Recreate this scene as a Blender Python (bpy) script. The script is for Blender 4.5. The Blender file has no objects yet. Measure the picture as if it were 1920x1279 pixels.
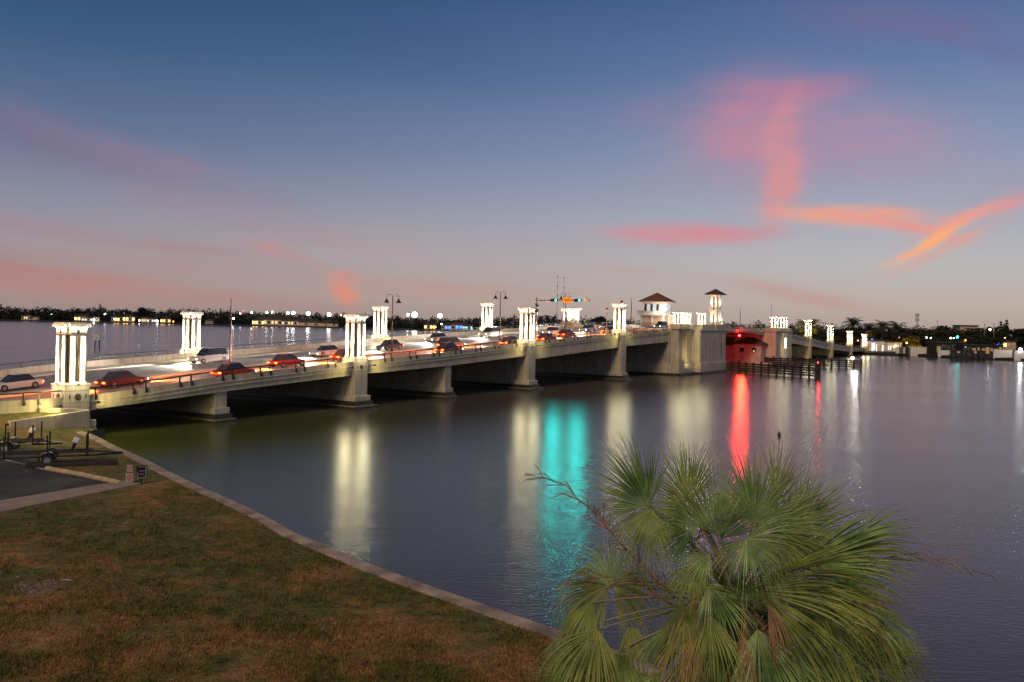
import bpy, bmesh, math, random
from mathutils import Vector, Matrix, Euler, noise as mnoise
random.seed(7)
R = math.radians
scene = bpy.context.scene
COL = scene.collection

# ------------------------------------------------------------------ camera
F, YH, ROLL, CAMH = 1626.0, 604.9, R(1.13), 10.0
_c, _s = math.cos(ROLL), math.sin(ROLL)
def ray(x, y):
    dx, dy = x - 960, y - 639.5
    u = _c * dx + _s * dy
    v = -_s * dx + _c * dy - (YH - 639.5)
    return Vector((u / F, 1.0, -v / F))
def atz(x, y, z):                      # where the sight line meets a level
    d = ray(x, y)
    return d * ((z - CAMH) / d.z) + Vector((0, 0, CAMH))
def atY(x, y, Y):                      # where it meets a distance
    return ray(x, y) * Y + Vector((0, 0, CAMH))

cd = bpy.data.cameras.new('camera'); cam = bpy.data.objects.new('camera', cd); COL.objects.link(cam)
cd.sensor_width = 36; cd.lens = F / 1920 * 36
right = Vector((_c, 0, _s)); up = Vector((-_s, 0, _c)); back = right.cross(up)
cam.matrix_world = Matrix((
    (right.x, up.x, back.x, 0), (right.y, up.y, back.y, 0), (right.z, up.z, back.z, CAMH), (0, 0, 0, 1)))
vs = YH - 639.5
cd.shift_x = (_s * vs) / 1920; cd.shift_y = (_c * vs) / 1920
cd.clip_start = 0.1; cd.clip_end = 20000
scene.camera = cam
scene.view_settings.view_transform = 'Standard'; scene.view_settings.look = 'None'
scene.view_settings.exposure = 0.0; scene.view_settings.gamma = 1.0
scene.view_settings.use_curve_mapping = False
scene.cycles.use_denoising = True
scene.cycles.max_bounces = 6; scene.cycles.diffuse_bounces = 2; scene.cycles.glossy_bounces = 3
scene.cycles.transmission_bounces = 3; scene.cycles.transparent_max_bounces = 6
scene.cycles.sample_clamp_indirect = 14.0
scene.cycles.caustics_reflective = False; scene.cycles.caustics_refractive = False

def lin(c):
    def f(v):
        v /= 255.0
        return v / 12.92 if v <= 0.04045 else ((v + 0.055) / 1.055) ** 2.4
    return (f(c[0]), f(c[1]), f(c[2]), 1.0)

# ------------------------------------------------------------------ world: dusk sky
world = bpy.data.worlds.new('World'); scene.world = world; world.use_nodes = True
wn = world.node_tree.nodes; wl = world.node_tree.links
for n in list(wn): wn.remove(n)
def WN(t, **k):
    n = wn.new(t)
    for a, b in k.items(): setattr(n, a, b)
    return n
def wmath(op, a, b=None, c=None, clamp=False):
    n = WN('ShaderNodeMath', operation=op, use_clamp=clamp)
    for i, v in enumerate((a, b, c)):
        if v is None: continue
        if isinstance(v, (int, float)): n.inputs[i].default_value = v
        else: wl.new(v, n.inputs[i])
    return n.outputs[0]
tc = WN('ShaderNodeTexCoord'); sep = WN('ShaderNodeSeparateXYZ')
wl.new(tc.outputs['Generated'], sep.inputs[0])
dx, dy, dz = sep.outputs
az = wmath('ARCTAN2', dx, dy)
hyp = wmath('SQRT', wmath('ADD', wmath('MULTIPLY', dx, dx), wmath('MULTIPLY', dy, dy)))
el = wmath('ARCTAN2', dz, hyp)
# soft warping so that the cloud edges are ragged
nz = WN('ShaderNodeTexNoise'); nz.inputs['Scale'].default_value = 4.5; nz.inputs['Detail'].default_value = 5
nz.inputs['Roughness'].default_value = 0.55
mp = WN('ShaderNodeMapping'); mp.inputs['Scale'].default_value = (1, 1, 2.6)
wl.new(tc.outputs['Generated'], mp.inputs[0]); wl.new(mp.outputs[0], nz.inputs['Vector'])
nsep = WN('ShaderNodeSeparateXYZ'); wl.new(nz.outputs['Color'], nsep.inputs[0])
azw = wmath('ADD', az, wmath('MULTIPLY', wmath('SUBTRACT', nsep.outputs[0], 0.5), 0.06))
elw = wmath('ADD', el, wmath('MULTIPLY', wmath('SUBTRACT', nsep.outputs[1], 0.5), 0.022))
def wramp(stops):
    r = WN('ShaderNodeValToRGB'); wl.new(wmath('DIVIDE', el, math.pi / 2, clamp=True), r.inputs[0])
    e = r.color_ramp.elements
    for i, (deg, c) in enumerate(stops):
        x = e[i] if i < 2 else e.new(deg / 90)
        x.position = deg / 90; x.color = lin(c)
    return r.outputs[0]
left_sky = wramp([(0, (154, 136, 132)), (1.5, (166, 146, 142)), (4, (160, 152, 158)), (7, (136, 139, 158)), (11, (98, 114, 146)), (16, (60, 92, 130)), (21, (36, 70, 106)), (45, (26, 48, 86)), (90, (18, 32, 64))])
right_sky = wramp([(0, (174, 158, 148)), (1.5, (186, 172, 164)), (4, (182, 180, 182)), (7, (164, 168, 182)), (11, (134, 147, 178)), (16, (98, 120, 162)), (21, (68, 96, 144)), (45, (40, 62, 106)), (90, (18, 32, 64))])
mx = WN('ShaderNodeMix', data_type='RGBA')
t = WN('ShaderNodeMapRange'); t.interpolation_type = 'SMOOTHSTEP'
t.inputs['From Min'].default_value = -0.55; t.inputs['From Max'].default_value = 0.45
wl.new(az, t.inputs['Value']); wl.new(t.outputs[0], mx.inputs['Factor'])
wl.new(left_sky, mx.inputs['A']); wl.new(right_sky, mx.inputs['B'])
cur = mx.outputs['Result']
fine = WN('ShaderNodeTexNoise'); fine.inputs['Scale'].default_value = 9; fine.inputs['Detail'].default_value = 6
mp2 = WN('ShaderNodeMapping'); mp2.inputs['Scale'].default_value = (1, 1, 5)
wl.new(tc.outputs['Generated'], mp2.inputs[0]); wl.new(mp2.outputs[0], fine.inputs['Vector']); fine.inputs['Roughness'].default_value = .62
finev = wmath('MAXIMUM', wmath('MULTIPLY_ADD', fine.outputs['Fac'], 2.0, -0.22), 0.12)
clouds = [  # centre and half sizes as angles seen from the shore, tilt, colour, density
    (1425, 240, 95, 75, 8, (204, 130, 148), .8), (1500, 168, 85, 24, -4, (196, 122, 150), .7),
    (1480, 262, 72, 26, 98, (232, 142, 136), .8), (1458, 352, 58, 26, 96, (224, 144, 140), .8),
    (1240, 208, 60, 28, 3, (158, 122, 152), .35), (1655, 275, 125, 52, 4, (182, 142, 162), .55),
    (1560, 240, 120, 60, 15, (170, 138, 166), .45), (1350, 300, 120, 60, 0, (165, 145, 165), .3),
    (1590, 404, 105, 14, 5, (243, 158, 130), .95), (1700, 428, 75, 8, 14, (240, 145, 128), .85),
    (1765, 442, 68, 9, -33, (255, 178, 118), 1.0), (1720, 470, 40, 7, -24, (250, 168, 115), .8), (1830, 404, 75, 11, -19, (240, 148, 135), .8),
    (1770, 470, 80, 8, -27, (228, 152, 136), .6), (1270, 437, 110, 14, 1, (222, 128, 136), .95),
    (1400, 436, 80, 10, 0, (205, 135, 145), .45), (1500, 552, 120, 14, 12, (192, 128, 120), .4),
    (1660, 36, 170, 26, 9, (118, 104, 145), .5), (1850, 85, 120, 18, 27, (112, 104, 148), .4),
    (60, 522, 190, 24, 5, (190, 126, 118), .65), (330, 545, 240, 12, 5, (180, 130, 124), .5),
    (60, 255, 200, 30, 16, (120, 104, 132), .5), (290, 305, 190, 26, 15, (148, 122, 142), .45),
    (430, 400, 200, 26, 12, (164, 138, 152), .4), (820, 470, 400, 40, 3, (178, 152, 150), .35), (250, 490, 330, 16, 3, (176, 138, 136), .4), (520, 474, 55, 12, 16, (204, 130, 128), .6),
    (632, 544, 26, 20, 40, (232, 138, 108), .9), (645, 518, 26, 9, 0, (215, 135, 120), .6),
    (180, 442, 280, 14, 5, (168, 126, 132), .5), (830, 545, 150, 16, 2, (188, 144, 134), .45),
    (1180, 505, 40, 7, 0, (190, 148, 140), .4), (700, 60, 260, 60, 10, (58, 84, 128), .3),
    (2150, 300, 240, 40, -10, (170, 140, 160), .4), (-350, 420, 260, 40, 10, (150, 118, 132), .5)]
for cx, cy, sx, sy, ang, colr, dens in clouds:
    d = ray(cx, cy); a0 = math.atan2(d.x, d.y); e0 = math.atan2(d.z, math.hypot(d.x, d.y))
    a = -R(ang); ca, sa = math.cos(a), math.sin(a)
    u = wmath('SUBTRACT', azw, a0); v = wmath('SUBTRACT', elw, e0)
    p = wmath('ADD', wmath('MULTIPLY', u, ca * F / sx), wmath('MULTIPLY', v, sa * F / sx))
    q = wmath('ADD', wmath('MULTIPLY', u, -sa * F / sy), wmath('MULTIPLY', v, ca * F / sy))
    r2 = wmath('ADD', wmath('MULTIPLY', p, p), wmath('MULTIPLY', q, q))
    m = wmath('MULTIPLY', wmath('EXPONENT', wmath('MULTIPLY', wmath('POWER', r2, 1.3), -0.7)), finev)
    m = wmath('MULTIPLY', m, dens, clamp=True)
    mm = WN('ShaderNodeMix', data_type='RGBA'); wl.new(m, mm.inputs['Factor'])
    wl.new(cur, mm.inputs['A']); mm.inputs['B'].default_value = lin(colr); cur = mm.outputs['Result']
SUN_EL, SUN_AZ = R(-3.0), R(62)        # the sun has gone down to the right
nish = WN('ShaderNodeTexSky', sky_type='NISHITA'); nish.sun_disc = False
nish.sun_elevation = SUN_EL; nish.sun_rotation = SUN_AZ
bg = WN('ShaderNodeBackground'); bg.inputs['Strength'].default_value = 1.0; wl.new(cur, bg.inputs['Color'])
bg2 = WN('ShaderNodeBackground'); bg2.inputs['Strength'].default_value = 0.05; wl.new(nish.outputs[0], bg2.inputs['Color'])
ad = WN('ShaderNodeAddShader'); wo = WN('ShaderNodeOutputWorld')
wl.new(bg.outputs[0], ad.inputs[0]); wl.new(bg2.outputs[0], ad.inputs[1]); wl.new(ad.outputs[0], wo.inputs['Surface'])

sl = bpy.data.lights.new('sun', 'SUN'); so = bpy.data.objects.new('sun', sl); COL.objects.link(so)
sl.energy = 1.8; sl.angle = R(18); sl.color = (1.0, 0.74, 0.50)   # added warm fill from behind, standing for the building's lights
so.rotation_euler = (R(48), 0, R(-14))

# ------------------------------------------------------------------ materials
def mat(name, base, rough=0.7, metal=0.0, var=0.0, vscale=2.0, base2=None, bump=0.0, bscale=20.0, emit=None, estr=0.0,
        coord='Object', stretch=None, spec=0.5, streak=0.0, detail=4):
    m = bpy.data.materials.new(name); m.use_nodes = True
    nt = m.node_tree; b = nt.nodes['Principled BSDF']
    b.inputs['Roughness'].default_value = rough; b.inputs['Metallic'].default_value = metal
    b.inputs['Specular IOR Level'].default_value = spec
    b.inputs['Base Color'].default_value = (*base, 1)
    tcn = nt.nodes.new('ShaderNodeTexCoord'); mpn = nt.nodes.new('ShaderNodeMapping')
    nt.links.new(tcn.outputs[coord], mpn.inputs[0])
    if stretch: mpn.inputs['Scale'].default_value = stretch
    if var > 0 or base2:
        n = nt.nodes.new('ShaderNodeTexNoise'); n.inputs['Scale'].default_value = vscale; n.inputs['Detail'].default_value = detail
        nt.links.new(mpn.outputs[0], n.inputs['Vector'])
        r = nt.nodes.new('ShaderNodeValToRGB'); nt.links.new(n.outputs['Fac'], r.inputs[0])
        c2 = base2 if base2 else tuple(v * (1 - var) for v in base)
        r.color_ramp.elements[0].position = 0.35; r.color_ramp.elements[1].position = 0.65
        r.color_ramp.elements[0].color = (*c2, 1); r.color_ramp.elements[1].color = (*base, 1)
        out = r.outputs[0]
        if streak > 0:     # vertical weather streaks
            m2 = nt.nodes.new('ShaderNodeMapping'); m2.inputs['Scale'].default_value = (1.4, 1.4, 0.09)
            nt.links.new(tcn.outputs[coord], m2.inputs[0])
            n2 = nt.nodes.new('ShaderNodeTexNoise'); n2.inputs['Scale'].default_value = 2.2; n2.inputs['Detail'].default_value = 5
            nt.links.new(m2.outputs[0], n2.inputs['Vector'])
            r2 = nt.nodes.new('ShaderNodeValToRGB'); nt.links.new(n2.outputs['Fac'], r2.inputs[0])
            r2.color_ramp.elements[0].position = 0.4; r2.color_ramp.elements[1].position = 0.62
            k = 1 - streak
            r2.color_ramp.elements[0].color = (k, k * .98, k * .94, 1); r2.color_ramp.elements[1].color = (1, 1, 1, 1)
            mm = nt.nodes.new('ShaderNodeMix'); mm.data_type = 'RGBA'; mm.blend_type = 'MULTIPLY'; mm.inputs['Factor'].default_value = 1
            nt.links.new(out, mm.inputs['A']); nt.links.new(r2.outputs[0], mm.inputs['B']); out = mm.outputs['Result']
        nt.links.new(out, b.inputs['Base Color'])
    if bump > 0:
        n = nt.nodes.new('ShaderNodeTexNoise'); n.inputs['Scale'].default_value = bscale; n.inputs['Detail'].default_value = 5
        nt.links.new(mpn.outputs[0], n.inputs['Vector'])
        bp = nt.nodes.new('ShaderNodeBump'); bp.inputs['Strength'].default_value = bump; bp.inputs['Distance'].default_value = 0.03
        nt.links.new(n.outputs['Fac'], bp.inputs['Height']); nt.links.new(bp.outputs[0], b.inputs['Normal'])
    if emit:
        b.inputs['Emission Color'].default_value = (*emit, 1); b.inputs['Emission Strength'].default_value = estr
    return m
M = {}
M['concrete'] = mat('cream_concrete', (.50, .44, .35), .75, var=.22, vscale=.5, bump=.25, streak=.2)
M['concrete_cool'] = mat('grey_concrete', (.45, .40, .34), .8, var=.25, vscale=.6, bump=.25, streak=.24)
M['deckcon'] = mat('deck_concrete', (.50, .45, .37), .7, var=.2, vscale=.8, bump=.2)
M['wet'] = mat('wet_stained_concrete', (.045, .042, .032), .35, var=.5, vscale=2.0, bump=.4, bscale=6)
M['barnacle'] = mat('barnacle_band', (.22, .20, .16), .9, var=.6, vscale=5.0, bump=.6, bscale=9)
M['pylon'] = mat('pylon_paint', (.74, .70, .60), .55, var=.08, vscale=1.5, bump=.1)
M['shade'] = mat('recess_shade_brown', (.10, .085, .06), .8, var=.2, vscale=3)  # shade of the post notches and slits put into a darker colour
M['dark'] = mat('bronze_metal', (.018, .016, .015), .4, metal=.3, var=.3, vscale=6)
M['greenrail'] = mat('green_grey_rail', (.10, .12, .09), .45, metal=.2, var=.3, vscale=4)
M['asphalt'] = mat('asphalt', (.070, .066, .062), .55, var=.3, vscale=1.2, bump=.5, bscale=60)
M['road'] = mat('worn_road_concrete', (.23, .215, .19), .5, var=.25, vscale=1.0, bump=.3, bscale=40)
M['lot'] = mat('old_asphalt', (.060, .050, .042), .75, base2=(.022, .020, .019), vscale=.55, detail=8, bump=.5, bscale=40)
M['pave'] = mat('pink_walk_concrete', (.33, .25, .19), .85, var=.25, vscale=1.1, bump=.3)
M['curb'] = mat('curb_concrete', (.50, .38, .22), .8, var=.35, vscale=2.5, bump=.4)
M['cap'] = mat('seawall_cap', (.42, .33, .25), .85, base2=(.17, .13, .10), vscale=.9, bump=.6, bscale=8, detail=8)
M['sheet'] = mat('seawall_face', (.16, .14, .11), .8, var=.4, vscale=2, streak=.4)
M['white'] = mat('white_paint', (.70, .69, .66), .5, var=.15, vscale=8)
M['roadwhite'] = mat('road_marking_white', (.60, .59, .55), .6, var=.35, vscale=5)
M['roadyellow'] = mat('road_marking_yellow', (.55, .36, .05), .6, var=.3, vscale=5)
M['rust'] = mat('medallion_bronze', (.10, .065, .045), .5, metal=.3, var=.4, vscale=8)
M['hole'] = mat('recess_dark', (.03, .026, .02), .8)
M['timber'] = mat('creosoted_timber', (.030, .024, .020), .8, var=.5, vscale=3, bump=.5)
M['roof'] = mat('roof_tile', (.16, .070, .045), .8, var=.4, vscale=3, bump=.5, bscale=6)
M['darkroof'] = mat('dark_roof', (.05, .038, .032), .8, var=.3, vscale=2)
M['stucco'] = mat('pink_stucco', (.50, .36, .27), .8, var=.12, vscale=1, bump=.2)
M['glass'] = mat('window_glass', (.03, .04, .05), .08, var=.3, vscale=2)
M['litglass'] = mat('lit_window_glass', (.2, .25, .3), .2, emit=(.55, .72, .85), estr=.7)
M['trunk'] = mat('palm_trunk', (.12, .095, .07), .9, var=.5, vscale=4, bump=.8, bscale=12)
M['bark'] = mat('tree_bark', (.06, .045, .035), .9, var=.4, vscale=3)
M['soil'] = mat('dark_bank', (.035, .032, .022), .95, var=.4, vscale=.4)
M['farsoil'] = mat('shore_bank', (.030, .027, .022), .95, var=.4, vscale=.05)
M['sand'] = mat('bare_sand', (.24, .17, .12), .95, var=.4, vscale=4, bump=.6)
M['tyre'] = mat('tyre_rubber', (.015, .015, .016), .85)
M['gal'] = mat('galvanised_metal', (.30, .30, .31), .4, metal=.6, var=.3, vscale=5)
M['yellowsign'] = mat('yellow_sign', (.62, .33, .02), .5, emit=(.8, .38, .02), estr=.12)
M['leaf'] = None
def emis(name, c, s):
    m = bpy.data.materials.new(name); m.use_nodes = True; nt = m.node_tree
    nt.nodes.remove(nt.nodes['Principled BSDF'])
    e = nt.nodes.new('ShaderNodeEmission'); e.inputs[0].default_value = (*c, 1); e.inputs[1].default_value = s
    nt.links.new(e.outputs[0], nt.nodes['Material Output'].inputs[0]); return m
M['e_teal'] = emis('green_signal_lens', (.02, .85, .70), 30)
M['e_red'] = emis('red_beacon_lens', (1, .02, .02), 30)
M['e_white'] = emis('white_lamp', (1, .96, .86), 16)
M['e_flood'] = emis('stadium_lamp', (1, .98, .93), 26)
M['e_warm'] = emis('warm_window', (1, .62, .24), 1.3)
M['e_warmlow'] = emis('dim_warm_window', (1, .55, .2), .35)
M['e_amber'] = emis('amber_lamp', (1, .5, .1), 7)
M['e_blue'] = emis('blue_light', (.05, .2, 1), 3.5)
M['e_cyan'] = emis('cyan_window', (.3, .75, 1), 2.4)
M['e_tail'] = emis('tail_lamp', (1, .045, .01), 26)
M['e_head'] = emis('head_lamp', (1, .93, .8), 26)
M['e_shop'] = emis('shop_front_light', (1, .97, .9), 1.5)
M['e_soft'] = emis('fixture_glow', (1, .92, .72), 10)

def leafmat(name, a, b, rough=.5, scale=3.0, trans=.12):
    m = mat(name, a, rough, base2=b, vscale=scale, detail=3)
    bs = m.node_tree.nodes['Principled BSDF']
    m.node_tree.nodes['Principled BSDF'].inputs['Specular IOR Level'].default_value = .35
    nt = m.node_tree; tr = nt.nodes.new('ShaderNodeBsdfTranslucent'); tr.inputs[0].default_value = (*[min(1, v * 1.6) for v in a], 1)
    mxs = nt.nodes.new('ShaderNodeMixShader'); mxs.inputs[0].default_value = trans
    nt.links.new(bs.outputs[0], mxs.inputs[1]); nt.links.new(tr.outputs[0], mxs.inputs[2])
    nt.links.new(mxs.outputs[0], nt.nodes['Material Output'].inputs[0]); return m
M['frond_a'] = leafmat('palm_frond_green', (.27, .40, .13), (.075, .135, .035), .33)
M['frond_b'] = leafmat('palm_frond_olive', (.31, .36, .09), (.10, .13, .03), .45)
M['frond_c'] = leafmat('palm_frond_yellowing', (.42, .34, .07), (.16, .16, .035), .5)
M['frond_d'] = leafmat('palm_frond_dead', (.42, .25, .12), (.17, .11, .06), .7, trans=.1)
M['stalk'] = mat('dry_flower_stalk', (.30, .15, .06), .8, base2=(.13, .07, .035), vscale=6)
M['petiole'] = mat('palm_stem', (.12, .16, .04), .5, base2=(.2, .15, .06), vscale=4)
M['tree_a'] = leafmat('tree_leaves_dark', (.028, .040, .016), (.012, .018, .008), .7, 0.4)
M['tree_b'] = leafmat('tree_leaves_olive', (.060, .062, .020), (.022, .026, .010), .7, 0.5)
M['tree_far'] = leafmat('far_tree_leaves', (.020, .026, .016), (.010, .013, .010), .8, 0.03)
M['treelit'] = leafmat('tree_leaves_lit_yellow', (.20, .17, .03), (.08, .07, .015), .7, 0.5)  # yellow floodlight put into the leaf colour
M['grassblade'] = leafmat('grass_blades', (.085, .095, .022), (.15, .10, .035), .7, .35)

# ------------------------------------------------------------------ mesh helpers
def bx(bm, x0, x1, y0, y1, z0, z1):
    v = [bm.verts.new(p) for p in ((x0, y0, z0), (x1, y0, z0), (x1, y1, z0), (x0, y1, z0), (x0, y0, z1), (x1, y0, z1), (x1, y1, z1), (x0, y1, z1))]
    for f in ((0, 3, 2, 1), (4, 5, 6, 7), (0, 1, 5, 4), (1, 2, 6, 5), (2, 3, 7, 6), (3, 0, 4, 7)): bm.faces.new([v[i] for i in f])
    return v
def tube(bm, pts, rads, n=8, cap=True):
    rings = []
    for i, p in enumerate(pts):
        p = Vector(p)
        d = (Vector(pts[min(i + 1, len(pts) - 1)]) - Vector(pts[max(i - 1, 0)])).normalized()
        a = Vector((0, 0, 1)) if abs(d.z) < .9 else Vector((1, 0, 0))
        s = d.cross(a).normalized(); t_ = d.cross(s)
        r_ = rads[i] if isinstance(rads, (list, tuple)) else rads
        rings.append([bm.verts.new(p + (s * math.cos(2 * math.pi * k / n) + t_ * math.sin(2 * math.pi * k / n)) * r_) for k in range(n)])
    for a, b in zip(rings, rings[1:]):
        for k in range(n): bm.faces.new((a[k], a[(k + 1) % n], b[(k + 1) % n], b[k]))
    if cap: bm.faces.new(rings[0][::-1]); bm.faces.new(rings[-1])
def prism(bm, poly, z0, z1, scale1=1.0, c=(0, 0)):
    a = [bm.verts.new((p[0], p[1], z0)) for p in poly]
    b = [bm.verts.new((c[0] + (p[0] - c[0]) * scale1, c[1] + (p[1] - c[1]) * scale1, z1)) for p in poly]
    n = len(poly)
    for k in range(n): bm.faces.new((a[k], a[(k + 1) % n], b[(k + 1) % n], b[k]))
    bm.faces.new(a[::-1]); bm.faces.new(b)
def ico(bm, c, r, sub=2, sc=(1, 1, 1)):
    bmesh.ops.create_icosphere(bm, subdivisions=sub, radius=r, matrix=Matrix.Translation(c) @ Matrix.Diagonal((*sc, 1)))
def lathe(bm, prof, n=16):
    rings = [[bm.verts.new((r_ * math.cos(2 * math.pi * k / n), r_ * math.sin(2 * math.pi * k / n), z)) for k in range(n)] for r_, z in prof]
    for a, b in zip(rings, rings[1:]):
        for k in range(n): bm.faces.new((a[k], a[(k + 1) % n], b[(k + 1) % n], b[k]))
    bm.faces.new(rings[0][::-1]); bm.faces.new(rings[-1])
def tomesh(bm, name, m, smooth=False, bevel=0.0):
    if bevel > 0:
        bmesh.ops.bevel(bm, geom=[e for e in bm.edges], offset=bevel, segments=1, affect='EDGES', clamp_overlap=True)
    bmesh.ops.recalc_face_normals(bm, faces=bm.faces)
    me = bpy.data.meshes.new(name); bm.to_mesh(me); bm.free()
    if isinstance(m, (list, tuple)):
        for q in m: me.materials.append(q)
    else: me.materials.append(m)
    if smooth:
        for p in me.polygons: p.use_smooth = True
    return me
def link(name, me, parent=None, loc=(0, 0, 0), rot=(0, 0, 0), sc=(1, 1, 1)):
    o = bpy.data.objects.new(name, me); COL.objects.link(o)
    o.location = loc; o.rotation_euler = rot; o.scale = sc
    if parent: o.parent = parent
    return o
def obj(name, bm, m, parent=None, **k):
    sm = k.pop('smooth', False); bv = k.pop('bevel', 0.0)
    return link(name, tomesh(bm, name, m, sm, bv), parent, **k)
def box(name, x0, x1, y0, y1, z0, z1, m, parent=None, bevel=0.0, **k):
    bm = bmesh.new(); bx(bm, x0, x1, y0, y1, z0, z1); return obj(name, bm, m, parent, bevel=bevel, **k)
def tag(o, label=None, cat=None, group=None, kind=None):
    if label: o['label'] = label
    if cat: o['category'] = cat
    if group: o['group'] = group
    if kind: o['kind'] = kind
    return o
def thing(name, loc, rotz, label, cat, group=None):
    o = bpy.data.objects.new(name, None); COL.objects.link(o); o.empty_display_size = .3
    o.location = loc; o.rotation_euler = (0, 0, rotz)
    return tag(o, label, cat, group)
def copy_thing(root, loc=None, rotz=None, label=None):
    c = root.copy(); COL.objects.link(c)
    if loc is not None: c.location = loc
    if rotz is not None: c.rotation_euler = (0, 0, rotz)
    if label: c['label'] = label
    for ch in [o for o in bpy.data.objects if o.parent == root]:
        d = ch.copy(); COL.objects.link(d); d.parent = c
        for g in [o for o in bpy.data.objects if o.parent == ch]:
            e = g.copy(); COL.objects.link(e); e.parent = d
    return c
def spot(name, loc, target, energy, color, size=60, blend=.5, radius=.08, parent=None):
    l = bpy.data.lights.new(name, 'SPOT'); l.energy = energy; l.color = color
    l.spot_size = R(size); l.spot_blend = blend; l.shadow_soft_size = radius
    o = bpy.data.objects.new(name, l); COL.objects.link(o); o.location = loc
    o.rotation_euler = (Vector(target) - Vector(loc)).to_track_quat('-Z', 'Y').to_euler()
    if parent: o.parent = parent
    return o

# ------------------------------------------------------------------ bridge frame: s along, y inward, z up
A = 0.567; BX, BY = -45.337 * 10 / 13, 90.786 * 10 / 13
UX, UY = math.sin(A), math.cos(A); MX, MY = -math.cos(A), math.sin(A)
BROT = math.pi / 2 - A
def BL(s, y, z=0.0): return Vector((BX + s * UX + y * MX, BY + s * UY + y * MY, z))
ZP = [(-90, 2.5), (-40, 2.9), (-20, 3.15), (-8, 3.3), (1.4, 3.38), (15, 4.4), (24, 4.85), (32, 5.25), (50, 6.05), (67, 6.95), (88, 7.95), (100, 8.45), (115, 9.0), (127, 9.45),
      (150, 9.95), (170, 10.05), (190, 9.75), (205, 9.15), (235, 7.3), (264, 5.4), (296, 3.8), (324, 2.7), (345, 2.2), (420, 2.0)]
def zb(s):
    if s <= ZP[0][0]: return ZP[0][1]
    if s >= ZP[-1][0]: return ZP[-1][1]
    for i in range(len(ZP) - 1):
        if ZP[i][0] <= s <= ZP[i + 1][0]:
            x0, y0 = ZP[i]; x1, y1 = ZP[i + 1]
            m0 = (y1 - ZP[max(i - 1, 0)][1]) / (x1 - ZP[max(i - 1, 0)][0])
            k = min(i + 2, len(ZP) - 1); m1 = (ZP[k][1] - y0) / (ZP[k][0] - x0)
            h = x1 - x0; t_ = (s - x0) / h
            return ((2 * t_**3 - 3 * t_**2 + 1) * y0 + (t_**3 - 2 * t_**2 + t_) * h * m0 + (-2 * t_**3 + 3 * t_**2) * y1 + (t_**3 - t_**2) * h * m1)
def zr(s): return zb(s) - 0.85          # carriageway level
def sweep(bm, s0, s1, section, step=3.0, zf=zr):
    """closed section [(y, dz)...] carried along the bridge's length"""
    n = max(1, int(math.ceil((s1 - s0) / step))); prev = None
    for i in range(n + 1):
        s = s0 + (s1 - s0) * i / n
        ring = [bm.verts.new((s, y, zf(s) + (dz(s) if callable(dz) else dz))) for y, dz in section]
        if prev:
            for k in range(len(ring)): bm.faces.new((prev[k], prev[(k + 1) % len(ring)], ring[(k + 1) % len(ring)], ring[k]))
        else: bm.faces.new(ring[::-1])
        prev = ring
    bm.faces.new(prev)
def rect(y0, y1, a, b): return [(y0, a), (y1, a), (y1, b), (y0, b)]

# ================================================================== SETTING
# water
def water_mat():
    m = bpy.data.materials.new('bay_water'); m.use_nodes = True; nt = m.node_tree; b = nt.nodes['Principled BSDF']
    b.inputs['Base Color'].default_value = (.070, .058, .052, 1); b.inputs['Roughness'].default_value = .21
    b.inputs['IOR'].default_value = 1.33; b.inputs['Specular IOR Level'].default_value = .5; b.inputs['Specular Tint'].default_value = (1, .99, .97, 1)
    g = nt.nodes.new('ShaderNodeNewGeometry')
    def nse(scale, rz, sc, det):
        mp_ = nt.nodes.new('ShaderNodeMapping'); mp_.inputs['Scale'].default_value = scale; mp_.inputs['Rotation'].default_value = (0, 0, rz)
        nt.links.new(g.outputs['Position'], mp_.inputs[0])
        n = nt.nodes.new('ShaderNodeTexNoise'); n.inputs['Scale'].default_value = sc; n.inputs['Detail'].default_value = det
        n.inputs['Roughness'].default_value = .6
        nt.links.new(mp_.outputs[0], n.inputs['Vector']); return n.outputs['Fac']
    fine_ = nse((1, 2.2, 1), .1, 2.4, 4); mid = nse((.35, 1, 1), .15, .55, 4); broad = nse((.04, .16, 1), .12, .35, 3)
    b1 = nt.nodes.new('ShaderNodeBump'); b1.inputs['Strength'].default_value = .35; b1.inputs['Distance'].default_value = .05
    b2 = nt.nodes.new('ShaderNodeBump'); b2.inputs['Strength'].default_value = .2; b2.inputs['Distance'].default_value = .06
    nt.links.new(fine_, b1.inputs['Height']); nt.links.new(mid, b2.inputs['Height'])
    nt.links.new(b1.outputs[0], b2.inputs['Normal']); nt.links.new(b2.outputs[0], b.inputs['Normal'])
    mr = nt.nodes.new('ShaderNodeMapRange'); mr.inputs['To Min'].default_value = .15; mr.inputs['To Max'].default_value = .21
    nt.links.new(broad, mr.inputs['Value']); nt.links.new(mr.outputs[0], b.inputs['Roughness'])
    # greener water colour towards the seawall
    tint = nt.nodes.new('ShaderNodeValToRGB'); tint.color_ramp.elements[0].color = (.060, .075, .010, 1); tint.color_ramp.elements[1].color = (.070, .058, .052, 1)
    sp = nt.nodes.new('ShaderNodeVectorMath'); sp.operation = 'DISTANCE'; sp.inputs[1].default_value = (-27, 66, 0)
    nt.links.new(g.outputs['Position'], sp.inputs[0])
    dv = nt.nodes.new('ShaderNodeMath'); dv.operation = 'DIVIDE'; dv.inputs[1].default_value = 45
    nt.links.new(sp.outputs['Value'], dv.inputs[0]); nt.links.new(dv.outputs[0], tint.inputs[0]); nt.links.new(tint.outputs[0], b.inputs['Base Color'])
    return m
bm = bmesh.new()
vs_ = [bm.verts.new(p) for p in ((-6000, -3000, 0), (6000, -3000, 0), (6000, 9000, 0), (-6000, 9000, 0))]
bm.faces.new(vs_); tag(obj('water', bm, water_mat()), kind='structure')

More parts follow.
